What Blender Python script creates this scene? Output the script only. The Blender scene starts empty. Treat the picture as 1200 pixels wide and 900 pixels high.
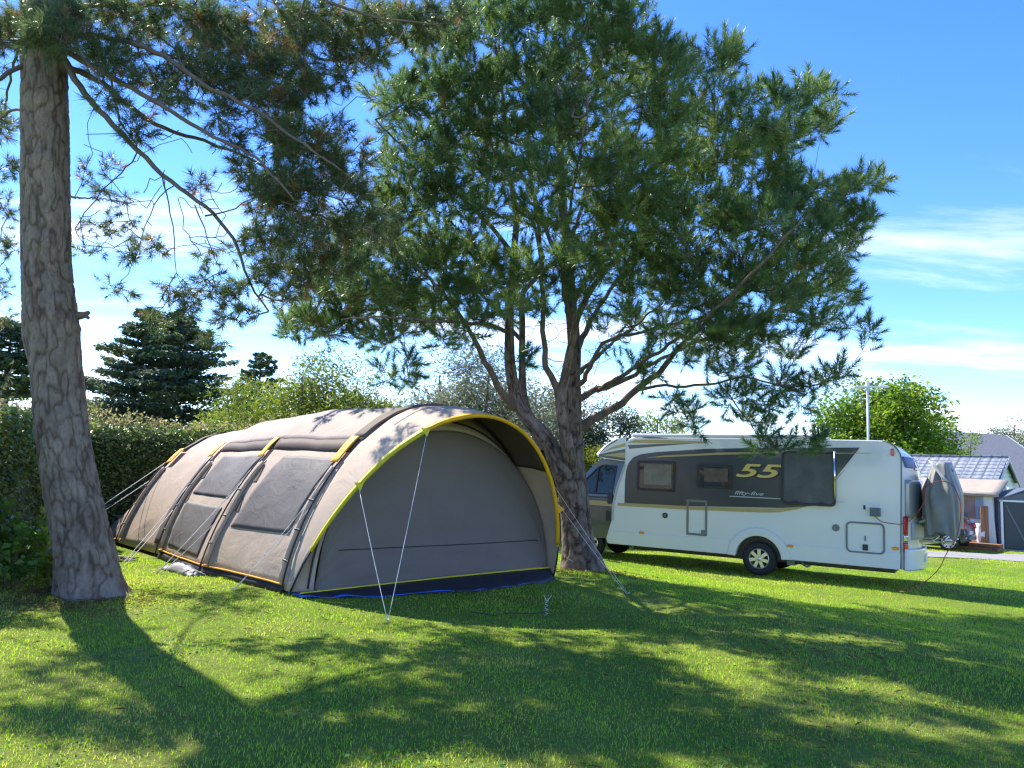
import bpy, bmesh, math, random
import numpy as np
from mathutils import Vector, Matrix
random.seed(7); RNG = np.random.default_rng(11)
S = bpy.context.scene
COL = S.collection
rad = math.radians
# ------------------------------------------------------------------ camera model (measured from the photo)
F = 901.0; PITCH = rad(6.52); ROLL = rad(2.3); CAMZ = 1.6
FW = np.array([0, math.cos(PITCH), math.sin(PITCH)])
_r0 = np.array([1., 0, 0]); _u0 = np.array([0, -math.sin(PITCH), math.cos(PITCH)])
RT = math.cos(ROLL) * _r0 + math.sin(ROLL) * _u0
UP = -math.sin(ROLL) * _r0 + math.cos(ROLL) * _u0
CAM = np.array([0, 0, CAMZ])

def ray(u, v): return FW + (u - 600) / F * RT + (450 - v) / F * UP
def gz(x, y):
    t = np.clip((np.asarray(x) * .8 + np.asarray(y) * .6 - 8) / 6, 0, 1)
    return -.4 * t * t * (3 - 2 * t)
def bump(x, y):
    return .012 * np.sin(x * 1.3 + .4 * y) + .012 * np.sin(y * 1.1 - .5 * x + 1) + .006 * np.sin(3.1 * x + 2.3 * y)
def G(x, y): return float(gz(x, y) + bump(x, y))
def at(u, v, Y):
    d = ray(u, v); return CAM + d * (Y / d[1])
def ground(u, v):
    d = ray(u, v); t = 1.0
    for _ in range(9000):
        p = CAM + t * d
        if p[2] <= G(p[0], p[1]): break
        t += .01
    return np.array([p[0], p[1], G(p[0], p[1])])

# ------------------------------------------------------------------ numpy noise
def _h(ix, iy, iz, seed):
    n = (ix * 374761393 + iy * 668265263 + iz * 1274126177 + seed * 974711) & 0xffffffff
    n = ((n ^ (n >> 13)) * 1274126177) & 0xffffffff
    n = n ^ (n >> 16)
    return (n & 0xffff) / 65535.0
def vnoise(p, seed=0):
    p = np.asarray(p, float); i = np.floor(p).astype(np.int64); f = p - i; f = f * f * (3 - 2 * f)
    r = 0
    for dx in (0, 1):
        wx = f[..., 0] if dx else 1 - f[..., 0]
        for dy in (0, 1):
            wy = f[..., 1] if dy else 1 - f[..., 1]
            for dz in (0, 1):
                wz = f[..., 2] if dz else 1 - f[..., 2]
                r = r + wx * wy * wz * _h(i[..., 0] + dx, i[..., 1] + dy, i[..., 2] + dz, seed)
    return r * 2 - 1
def fbm(p, oct=4, seed=0):
    p = np.asarray(p, float); a = 1; r = 0; t = 0
    for k in range(oct):
        r = r + a * vnoise(p * 2 ** k, seed + k); t += a; a *= .5
    return r / t

# ------------------------------------------------------------------ tagging
def tag(o, label=None, cat=None, group=None, kind=None):
    if label: o['label'] = label
    if cat: o['category'] = cat
    if group: o['group'] = group
    if kind: o['kind'] = kind
    return o
def empty(name, loc, rz=0):
    o = bpy.data.objects.new(name, None); COL.objects.link(o)
    o.location = Vector([float(c) for c in loc]); o.rotation_euler = (0, 0, rz); o.empty_display_size = .2
    return o
def link(name, me, mat=None, parent=None):
    o = bpy.data.objects.new(name, me); COL.objects.link(o)
    if mat is not None:
        for m in (mat if isinstance(mat, (list, tuple)) else [mat]): me.materials.append(m)
    if parent is not None: o.parent = parent
    return o
def np_mesh(name, verts, faces, mat, parent=None, smooth=False, tint=None, org=None):
    """faces: list of (n,k) int arrays"""
    verts = np.asarray(verts, np.float32)
    if org is not None: verts = verts - np.asarray(org, np.float32)
    if not isinstance(faces, (list, tuple)): faces = [faces]
    faces = [np.asarray(f, np.int32) for f in faces if len(f)]
    me = bpy.data.meshes.new(name)
    me.vertices.add(len(verts)); me.vertices.foreach_set('co', verts.ravel())
    nl = sum(f.size for f in faces); npoly = sum(len(f) for f in faces)
    me.loops.add(nl); me.loops.foreach_set('vertex_index', np.concatenate([f.ravel() for f in faces]))
    me.polygons.add(npoly)
    tot = np.concatenate([np.full(len(f), f.shape[1], np.int32) for f in faces])
    st = np.concatenate([[0], np.cumsum(tot)[:-1]]).astype(np.int32)
    me.polygons.foreach_set('loop_start', st)
    try: me.polygons.foreach_set('loop_total', tot)
    except Exception: pass
    if smooth: me.polygons.foreach_set('use_smooth', np.ones(npoly, bool))
    if tint is not None:
        a = me.attributes.new('tint', 'FLOAT', 'POINT'); a.data.foreach_set('value', np.asarray(tint, np.float32))
    me.update(); me.validate()
    return link(name, me, mat, parent)

class MB:
    def __init__(s): s.v = []; s.f = []
    def add(s, vs, fs):
        b = len(s.v); s.v += [tuple(float(c) for c in p) for p in vs]; s.f += [tuple(b + i for i in f) for f in fs]
        return s
    def box(s, c, d, M=None):
        x, y, z = [k / 2 for k in d]
        vs = [Vector((sx * x, sy * y, sz * z)) for sx in (-1, 1) for sy in (-1, 1) for sz in (-1, 1)]
        if M is not None: vs = [M @ p for p in vs]
        vs = [p + Vector([float(k) for k in c]) for p in vs]
        return s.add(vs, [(0, 1, 3, 2), (4, 6, 7, 5), (0, 4, 5, 1), (2, 3, 7, 6), (0, 2, 6, 4), (1, 5, 7, 3)])
    def tube(s, pts, r, n=8, caps=True, closed=False):
        pts = [np.asarray(p, float) for p in pts]; m = len(pts)
        rs = r if hasattr(r, '__len__') else [r] * m
        b = len(s.v); ref = None
        for i, p in enumerate(pts):
            if closed: t = pts[(i + 1) % m] - pts[i - 1]
            else: t = pts[min(i + 1, m - 1)] - pts[max(i - 1, 0)]
            t = t / (np.linalg.norm(t) + 1e-9)
            if ref is None: ref = np.array([0, 0, 1.]) if abs(t[2]) < .9 else np.array([1., 0, 0])
            a = ref - t * (ref @ t); a /= np.linalg.norm(a) + 1e-9; ref = a; c = np.cross(t, a)
            for k in range(n):
                q = 2 * math.pi * k / n
                s.v.append(tuple(p + rs[i] * (math.cos(q) * a + math.sin(q) * c)))
        L = m if closed else m - 1
        for i in range(L):
            for k in range(n):
                j = (i + 1) % m
                s.f.append((b + i * n + k, b + i * n + (k + 1) % n, b + j * n + (k + 1) % n, b + j * n + k))
        if caps and not closed:
            s.f.append(tuple(b + k for k in reversed(range(n)))); s.f.append(tuple(b + (m - 1) * n + k for k in range(n)))
        return s
    def prism(s, poly, f0, f1):
        """poly 2-D points; f0/f1 map a 2-D point to 3-D (the two caps)"""
        n = len(poly); b = len(s.v)
        s.v += [tuple(float(c) for c in f0(p)) for p in poly] + [tuple(float(c) for c in f1(p)) for p in poly]
        s.f.append(tuple(b + i for i in range(n))); s.f.append(tuple(b + n + i for i in reversed(range(n))))
        for i in range(n): s.f.append((b + i, b + n + i, b + n + (i + 1) % n, b + (i + 1) % n))
        return s
    def grid(s, P):
        """P[i][j] 3-D points"""
        b = len(s.v); n = len(P); m = len(P[0])
        for row in P: s.v += [tuple(float(c) for c in p) for p in row]
        for i in range(n - 1):
            for j in range(m - 1):
                s.f.append((b + i * m + j, b + i * m + j + 1, b + (i + 1) * m + j + 1, b + (i + 1) * m + j))
        return s
    def lathe(s, prof, M, n=32, close=False):
        """prof (r,h) rotated about local z, M maps local to parent"""
        b = len(s.v); m = len(prof)
        for r, h in prof:
            for k in range(n):
                q = 2 * math.pi * k / n; s.v.append(tuple(M @ Vector((r * math.cos(q), r * math.sin(q), h))))
        for i in range(m - 1):
            for k in range(n): s.f.append((b + i * n + k, b + i * n + (k + 1) % n, b + (i + 1) * n + (k + 1) % n, b + (i + 1) * n + k))
        return s
    def build(s, name, mat, parent=None, smooth=False, bevel=0, seg=2, fix=True, auto=None, solid=0):
        me = bpy.data.meshes.new(name); me.from_pydata(s.v, [], s.f); me.update()
        if fix:
            bm = bmesh.new(); bm.from_mesh(me); bmesh.ops.recalc_face_normals(bm, faces=bm.faces); bm.to_mesh(me); bm.free()
        o = link(name, me, mat, parent)
        if solid:
            md = o.modifiers.new('s', 'SOLIDIFY'); md.thickness = solid; md.offset = 0
        if bevel:
            md = o.modifiers.new('b', 'BEVEL'); md.width = bevel; md.segments = seg; md.limit_method = 'ANGLE'; md.angle_limit = rad(35)
        if smooth or bevel or auto:
            me.polygons.foreach_set('use_smooth', np.ones(len(me.polygons), bool))
            if not smooth:
                try: me.set_sharp_from_angle(angle=rad(auto or 40))
                except Exception: pass
        return o

# ------------------------------------------------------------------ materials
def mat_base(name):
    m = bpy.data.materials.new(name); m.use_nodes = True; nt = m.node_tree; nt.nodes.clear()
    out = nt.nodes.new('ShaderNodeOutputMaterial'); b = nt.nodes.new('ShaderNodeBsdfPrincipled')
    nt.links.new(b.outputs[0], out.inputs['Surface']); return m, nt, b, out
def N(nt, t, **kw):
    n = nt.nodes.new('ShaderNode' + t)
    for k, v in kw.items():
        if k in n.inputs: n.inputs[k].default_value = v
        else: setattr(n, k, v)
    return n
def c4(c): return (c[0], c[1], c[2], 1)
def ramp(nt, stops):
    r = nt.nodes.new('ShaderNodeValToRGB'); e = r.color_ramp.elements
    while len(e) < len(stops): e.new(.5)
    for k, (p, c) in zip(e, stops): k.position = p; k.color = c4(c)
    return r
def pmat(name, col, rough=.5, metal=0, var=.12, scale=6, bumpk=0, bscale=40, spec=.5, coat=0, trans=0, stretch=None, col2=None):
    m, nt, b, out = mat_base(name)
    tc = N(nt, 'TexCoord'); src = tc.outputs['Object']
    if stretch:
        mp = N(nt, 'Mapping'); mp.inputs['Scale'].default_value = stretch; nt.links.new(src, mp.inputs[0]); src = mp.outputs[0]
    nz = N(nt, 'TexNoise', Scale=scale, Detail=6.0, Roughness=.6); nt.links.new(src, nz.inputs['Vector'])
    lo = col2 or [c * (1 - var) for c in col]; hi = [min(1, c * (1 + var)) for c in col]
    r = ramp(nt, [(.3, lo), (.7, hi)]); nt.links.new(nz.outputs[0], r.inputs[0]); nt.links.new(r.outputs[0], b.inputs['Base Color'])
    b.inputs['Roughness'].default_value = rough; b.inputs['Metallic'].default_value = metal
    b.inputs['Specular IOR Level'].default_value = spec; b.inputs['Coat Weight'].default_value = coat; b.inputs['Coat Roughness'].default_value = .06
    if bumpk:
        n2 = N(nt, 'TexNoise', Scale=bscale, Detail=5.0); nt.links.new(src, n2.inputs['Vector'])
        bp = N(nt, 'Bump', Strength=bumpk, Distance=.02); nt.links.new(n2.outputs[0], bp.inputs['Height']); nt.links.new(bp.outputs[0], b.inputs['Normal'])
    if trans:
        t = N(nt, 'BsdfTranslucent'); nt.links.new(r.outputs[0], t.inputs['Color']); mx = N(nt, 'MixShader', Fac=trans)
        nt.links.new(b.outputs[0], mx.inputs[1]); nt.links.new(t.outputs[0], mx.inputs[2]); nt.links.new(mx.outputs[0], out.inputs['Surface'])
    return m
def leafmat(name, stops, rough=.45, trans=.3, spec=.4, tcol=1.25):
    m, nt, b, out = mat_base(name)
    a = N(nt, 'Attribute', attribute_name='tint'); r = ramp(nt, stops); nt.links.new(a.outputs['Fac'], r.inputs[0])
    nt.links.new(r.outputs[0], b.inputs['Base Color']); b.inputs['Roughness'].default_value = rough; b.inputs['Specular IOR Level'].default_value = spec
    t = N(nt, 'BsdfTranslucent'); hs = N(nt, 'HueSaturation', Value=tcol, Saturation=1.1); nt.links.new(r.outputs[0], hs.inputs['Color']); nt.links.new(hs.outputs[0], t.inputs['Color'])
    mx = N(nt, 'MixShader', Fac=trans); nt.links.new(b.outputs[0], mx.inputs[1]); nt.links.new(t.outputs[0], mx.inputs[2]); nt.links.new(mx.outputs[0], out.inputs['Surface'])
    return m
def barkmat(name, stops, bs=1.0):
    m, nt, b, out = mat_base(name); tc = N(nt, 'TexCoord')
    mp = N(nt, 'Mapping'); mp.inputs['Scale'].default_value = (1, 1, .35); nt.links.new(tc.outputs['Object'], mp.inputs[0])
    n1 = N(nt, 'TexNoise', Scale=9.0, Detail=8.0, Roughness=.7); nt.links.new(mp.outputs[0], n1.inputs['Vector'])
    r = ramp(nt, stops); nt.links.new(n1.outputs[0], r.inputs[0]); nt.links.new(r.outputs[0], b.inputs['Base Color'])
    n2 = N(nt, 'TexNoise', Scale=45.0, Detail=8.0, Roughness=.75); nt.links.new(mp.outputs[0], n2.inputs['Vector'])
    bp = N(nt, 'Bump', Strength=.9 * bs, Distance=.02); nt.links.new(n2.outputs[0], bp.inputs['Height']); nt.links.new(bp.outputs[0], b.inputs['Normal'])
    b.inputs['Roughness'].default_value = .9; b.inputs['Specular IOR Level'].default_value = .2
    return m
#@@LIGHT
# ------------------------------------------------------------------ light, sky, camera
SUN_EL = 48.0; SUN_AZ = -46.0           # azimuth from +Y, clockwise positive
sd = Vector((math.sin(rad(SUN_AZ)) * math.cos(rad(SUN_EL)), math.cos(rad(SUN_AZ)) * math.cos(rad(SUN_EL)), math.sin(rad(SUN_EL))))
sl = bpy.data.lights.new('sun', 'SUN'); sl.energy = 3.2; sl.angle = rad(.53); sl.color = (1, .94, .84)
so = bpy.data.objects.new('sun', sl); COL.objects.link(so); so.rotation_euler = sd.to_track_quat('Z', 'Y').to_euler()
W = bpy.data.worlds.new('World'); S.world = W; W.use_nodes = True; nt = W.node_tree; nt.nodes.clear()
wo = nt.nodes.new('ShaderNodeOutputWorld'); bg = nt.nodes.new('ShaderNodeBackground'); nt.links.new(bg.outputs[0], wo.inputs[0])
sky = nt.nodes.new('ShaderNodeTexSky'); sky.sky_type = 'NISHITA'; sky.sun_disc = False
sky.sun_elevation = rad(SUN_EL); sky.sun_rotation = rad(SUN_AZ); sky.air_density = .85; sky.dust_density = .05; sky.ozone_density = 3.0; sky.altitude = 600
bg.inputs['Strength'].default_value = .15
tc = nt.nodes.new('ShaderNodeTexCoord'); sx = nt.nodes.new('ShaderNodeSeparateXYZ'); nt.links.new(tc.outputs['Generated'], sx.inputs[0])
def M_(op, a, b=None, c=None):
    n = nt.nodes.new('ShaderNodeMath'); n.operation = op
    for i, x in enumerate((a, b, c)):
        if x is None: continue
        if isinstance(x, (int, float)): n.inputs[i].default_value = x
        else: nt.links.new(x, n.inputs[i])
    return n.outputs[0]
zz = M_('ADD', M_('MAXIMUM', sx.outputs[2], 0), .12)
cx = nt.nodes.new('ShaderNodeCombineXYZ'); nt.links.new(M_('DIVIDE', sx.outputs[0], zz), cx.inputs[0]); nt.links.new(M_('DIVIDE', sx.outputs[1], zz), cx.inputs[1])
mp = nt.nodes.new('ShaderNodeMapping'); mp.inputs['Rotation'].default_value = (0, 0, rad(-24)); mp.inputs['Scale'].default_value = (.42, 1.1, 1); mp.inputs['Location'].default_value = (1.7, .55, 0)
nt.links.new(cx.outputs[0], mp.inputs[0])
nz = nt.nodes.new('ShaderNodeTexNoise'); nz.inputs['Scale'].default_value = 1.5; nz.inputs['Detail'].default_value = 13; nz.inputs['Roughness'].default_value = .63; nz.inputs['Distortion'].default_value = .35
nt.links.new(mp.outputs[0], nz.inputs['Vector'])
nb = nt.nodes.new('ShaderNodeTexNoise'); nb.inputs['Scale'].default_value = .55; nb.inputs['Detail'].default_value = 3; nt.links.new(cx.outputs[0], nb.inputs['Vector'])
# cover falls with elevation: plenty near the horizon, wisps half way up, none overhead
elev = nt.nodes.new('ShaderNodeMapRange'); elev.inputs[1].default_value = .06; elev.inputs[2].default_value = .52; elev.inputs[3].default_value = .10; elev.inputs[4].default_value = -.13
nt.links.new(sx.outputs[2], elev.inputs[0])
dens = M_('ADD', M_('ADD', nz.outputs[0], elev.outputs[0]), M_('MULTIPLY', M_('SUBTRACT', nb.outputs[0], .5), .35))
cm = nt.nodes.new('ShaderNodeMapRange'); cm.interpolation_type = 'SMOOTHSTEP'; cm.inputs[1].default_value = .48; cm.inputs[2].default_value = .80; cm.inputs[3].default_value = 0; cm.inputs[4].default_value = .92
nt.links.new(dens, cm.inputs[0])
mixc = nt.nodes.new('ShaderNodeMixRGB'); nt.links.new(cm.outputs[0], mixc.inputs[0]); mixc.inputs[2].default_value = (3.6, 3.75, 3.95, 1)
hs = nt.nodes.new('ShaderNodeHueSaturation'); hs.inputs['Hue'].default_value = .515; hs.inputs['Saturation'].default_value = 1.27; hs.inputs['Value'].default_value = .82
nt.links.new(sky.outputs[0], hs.inputs['Color']); nt.links.new(hs.outputs[0], mixc.inputs[1]); nt.links.new(mixc.outputs[0], bg.inputs[0])
S.view_settings.view_transform = 'Standard'; S.view_settings.look = 'None'; S.view_settings.gamma = 1; S.view_settings.exposure = 1.78
S.view_settings.use_curve_mapping = False
S.render.engine = 'CYCLES'
S.cycles.max_bounces = 8; S.cycles.diffuse_bounces = 4; S.cycles.glossy_bounces = 4; S.cycles.transmission_bounces = 6; S.cycles.transparent_max_bounces = 16
S.cycles.use_denoising = True; S.cycles.denoising_prefilter = 'ACCURATE'; S.cycles.denoising_input_passes = 'RGB_ALBEDO_NORMAL'; S.cycles.sample_clamp_indirect = 6
S.cycles.filter_width = 1.3
cd = bpy.data.cameras.new('camera'); cam = bpy.data.objects.new('camera', cd); COL.objects.link(cam); S.camera = cam
cd.sensor_width = 36; cd.lens = F / 1200 * 36; cd.clip_end = 3000; cd.clip_start = .05
mw = Matrix((RT, UP, -FW)).transposed().to_4x4(); mw.translation = Vector(CAM); cam.matrix_world = mw
#@@GROUND
# ------------------------------------------------------------------ ground
def lawn_mat():
    m, nt, b, out = mat_base('lawn_soil_and_grass'); tc = N(nt, 'TexCoord')
    n1 = N(nt, 'TexNoise', Scale=.55, Detail=5.0, Roughness=.6); nt.links.new(tc.outputs['Object'], n1.inputs['Vector'])
    n2 = N(nt, 'TexNoise', Scale=28.0, Detail=6.0, Roughness=.75); nt.links.new(tc.outputs['Object'], n2.inputs['Vector'])
    r1 = ramp(nt, [(.28, (.13, .20, .025)), (.5, (.20, .27, .04)), (.72, (.29, .31, .08))]); nt.links.new(n1.outputs[0], r1.inputs[0])
    r2 = ramp(nt, [(.3, (.55, .55, .5)), (.7, (1.3, 1.25, 1.2))]); nt.links.new(n2.outputs[0], r2.inputs[0])
    mx = N(nt, 'MixRGB', blend_type='MULTIPLY'); mx.inputs[0].default_value = 1; nt.links.new(r1.outputs[0], mx.inputs[1]); nt.links.new(r2.outputs[0], mx.inputs[2])
    nt.links.new(mx.outputs[0], b.inputs['Base Color']); b.inputs['Roughness'].default_value = .9; b.inputs['Specular IOR Level'].default_value = .1
    bp = N(nt, 'Bump', Strength=1.0, Distance=.05); nt.links.new(n2.outputs[0], bp.inputs['Height']); nt.links.new(bp.outputs[0], b.inputs['Normal'])
    return m
gx = np.concatenate([np.linspace(-400, -30, 12)[:-1], np.linspace(-30, 30, 161), np.linspace(30, 400, 12)[1:]])
gy = np.concatenate([np.linspace(-60, -4, 8)[:-1], np.linspace(-4, 40, 118), np.linspace(40, 800, 16)[1:]])
GX, GY = np.meshgrid(gx, gy, indexing='ij'); GZ = gz(GX, GY) + bump(GX, GY)
nx, ny = GX.shape; ii, jj = np.meshgrid(np.arange(nx - 1), np.arange(ny - 1), indexing='ij'); a_ = (ii * ny + jj).ravel()
tag(np_mesh('lawn', np.stack([GX, GY, GZ], -1).reshape(-1, 3), np.stack([a_, a_ + ny, a_ + ny + 1, a_ + 1], 1), lawn_mat(), smooth=True), kind='structure')

TRUNK1 = np.array([-4.78, 9.1]); TRUNK2 = np.array([1.12, 13.6])
TL4, TA, TB = np.array([-2.62, 9.55]), np.array([-2.39, 9.51]), np.array([.74, 11.85])
TENT_POLY = [(-2.6, 9.6), (-2.3, 9.55), (.75, 11.9), (-4.5, 17.3), (-7.6, 14.6)]
def inside(x, y, poly):
    c = np.zeros(x.shape, bool); n = len(poly)
    for i in range(n):
        x0, y0 = poly[i]; x1, y1 = poly[(i + 1) % n]
        k = ((y0 > y) != (y1 > y)) & (x < (x1 - x0) * (y - y0) / (y1 - y0 + 1e-12) + x0); c ^= k
    return c
ROAD_L = [at(1060, 650.5, 25.4)[:2], at(1095, 649.3, 25.2)[:2], at(1190, 657.3, 23.0)[:2]]
def make_grass(n0=19000, y0=2.6, y1=27):
    R = np.random.default_rng(5); n = int(n0 * 1.9 * (y1 - y0) * .9)
    y = R.uniform(y0, y1, n); x = R.uniform(-.95, .95, n) * (y * .9 + .6)
    keep = R.uniform(0, 1, n) < np.clip((.62 + .5 * fbm(np.stack([x * 1.6, y * 1.6, 0 * x], 1), 3, 3)), .12, 1)
    keep &= ~inside(x, y, TENT_POLY)
    keep &= np.hypot(x - TRUNK1[0], y - TRUNK1[1]) > .5 + .25 * vnoise(np.stack([x * 3, y * 3, 0 * x], 1), 4)
    keep &= np.hypot(x - TRUNK2[0], y - TRUNK2[1]) > .5 + .2 * vnoise(np.stack([x * 3, y * 3, 0 * x], 1), 4)
    # worn patch of bare earth beside the big trunk and thin spots in the turf
    bare = np.exp(-(((x + 4.9) / .8) ** 2 + ((y - 8.3) / .35) ** 2)) + .45 * np.exp(-(((x - 1.95) / .35) ** 2 + ((y - 5.15) / .14) ** 2)) + .7 * np.exp(-(((x - 3.05) / .25) ** 2 + ((y - 7.3) / .12) ** 2))
    keep &= R.uniform(0, 1, n) > bare * .95
    keep &= (x < -2) | (y < 22.85) | (y > 25.1)
    x, y = x[keep], y[keep]; n = len(x)
    cl = fbm(np.stack([x * 4.5, y * 4.5, 0 * x], 1), 3, 9); big = fbm(np.stack([x * .5, y * .5, 0 * x + 5], 1), 3, 21)
    h = (.026 + .010 * cl + .009 * big) * R.uniform(.6, 1.3, n) * (1 + .03 * np.clip(y - 5, 0, 10))
    # longer tufts against trunks, tent edge
    near = np.exp(-((np.hypot(x - TRUNK1[0], y - TRUNK1[1]) - .55) / .3) ** 2) + np.exp(-((np.hypot(x - TRUNK2[0], y - TRUNK2[1]) - .55) / .3) ** 2)
    h *= 1 + 1.1 * near * R.uniform(0, 1, n)
    w = (.0019 + .00036 * y) * R.uniform(.7, 1.3, n)
    az = R.uniform(0, 2 * np.pi, n); lean = R.uniform(.15, .9, n); la = R.uniform(0, 2 * np.pi, n)
    z = gz(x, y) + bump(x, y) - .004
    sx_, sy_ = np.cos(az) * w / 2, np.sin(az) * w / 2; lx, ly = np.cos(la) * lean * h, np.sin(la) * lean * h
    V = np.empty((n, 5, 3), np.float32)
    V[:, 0] = np.stack([x - sx_, y - sy_, z], 1); V[:, 1] = np.stack([x + sx_, y + sy_, z], 1)
    V[:, 2] = np.stack([x + sx_ * .8 + lx * .35, y + sy_ * .8 + ly * .35, z + h * .6], 1); V[:, 3] = np.stack([x - sx_ * .8 + lx * .35, y - sy_ * .8 + ly * .35, z + h * .6], 1)
    V[:, 4] = np.stack([x + lx, y + ly, z + h * np.sqrt(np.clip(1 - .5 * lean ** 2, .3, 1))], 1)
    b = np.arange(n) * 5
    patch = np.clip(fbm(np.stack([x * .9 + 7, y * .9, 0 * x + 2], 1), 4, 55) * 2.2 - .25, 0, 1)
    tint = np.clip(.42 + .34 * big + .26 * cl + .38 * patch + R.normal(0, .14, n), 0, 1); tint = np.where(R.uniform(0, 1, n) < .04 + .10 * patch, .97, tint * .92)
    tint = np.clip(tint + .5 * bare[keep], 0, 1)
    g = np_mesh('grass', V.reshape(-1, 3), [np.stack([b, b + 1, b + 2, b + 3], 1), np.stack([b + 3, b + 2, b + 4], 1)],
        leafmat('grass_blades', [(0, (.14, .33, .035)), (.35, (.30, .48, .05)), (.7, (.48, .59, .085)), (.88, (.50, .55, .10)), (1, (.55, .46, .24))], rough=.5, trans=.5, spec=.15, tcol=1.5), tint=np.repeat(tint, 5))
    tag(g, 'short mown green grass of the camping pitch', 'grass', kind='stuff')
make_grass()
def scatter(name, n, c, sg, mat, size, wide, label, seed, h=.02, flat=3.0):
    R = np.random.default_rng(seed); P = []
    for (x, y, s_), k in zip(c, n):
        xx, yy = R.normal(x, s_, k), R.normal(y, s_ * .8, k); P.append(np.stack([xx, yy, gz(xx, yy) + bump(xx, yy) + R.uniform(.3, 1.2, k) * h], 1))
    P = np.concatenate(P); P = P[~inside(P[:, 0], P[:, 1], TENT_POLY)]; P = P[np.hypot(P[:, 0] - TRUNK1[0], P[:, 1] - TRUNK1[1]) > .42]; P = P[np.hypot(P[:, 0] - TRUNK2[0], P[:, 1] - TRUNK2[1]) > .34]
    tag(leaf_cloud(name, P, size, mat, None, np.zeros(3), R.uniform(0, 1, len(P)), flat=flat, droop=.05, wide=wide), label, None, kind='stuff')
rp = pmat('path_asphalt', (.27, .26, .245), .9, var=.2, scale=30, bumpk=.3, bscale=200)
rl = MB(); P0, P1 = [], []
for k in range(25):
    t = k / 24; x = -2 + 34 * t; yb = 22.85 + .10 * math.sin(x * .3); yt = yb + 2.2
    P0.append((x, yb, G(x, yb) + .02)); P1.append((x, yt, G(x, yt) + .02))
tag(rl.grid([P0, P1]).build('road', rp, smooth=True), kind='structure')

#@@TREELIB
# ------------------------------------------------------------------ trees
def catmull(P, step):
    P = np.asarray(P, float); Q = np.vstack([2 * P[0] - P[1], P, 2 * P[-1] - P[-2]]); out = []
    for i in range(1, len(Q) - 2):
        L = np.linalg.norm((Q[i + 1] - Q[i])[:3]); m = max(1, int(L / step))
        for k in range(m):
            t = k / m; a, b, c, d = Q[i - 1], Q[i], Q[i + 1], Q[i + 2]
            out.append(.5 * (2 * b + (c - a) * t + (2 * a - 5 * b + 4 * c - d) * t * t + (3 * b - a - 3 * c + d) * t ** 3))
    out.append(Q[-2]); return np.array(out)
def worley(u, v, per, seed):
    """F1,F2 of jittered cells; u wraps at per"""
    iu, iv = np.floor(u).astype(np.int64), np.floor(v).astype(np.int64); f1 = np.full(u.shape, 9.); f2 = f1.copy(); cid = np.zeros(u.shape)
    for du in (-1, 0, 1):
        for dv in (-1, 0, 1):
            cu, cv = iu + du, iv + dv; wu = np.mod(cu, per)
            jx = _h(wu, cv, 0 * cu, seed); jy = _h(wu, cv, 0 * cu + 7, seed)
            d = np.hypot(cu + jx - u, cv + jy - v); near = d < f1
            f2 = np.where(near, f1, np.minimum(f2, d)); cid = np.where(near, _h(wu, cv, 0 * cu + 3, seed), cid); f1 = np.where(near, d, f1)
    return f1, f2, cid
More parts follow.
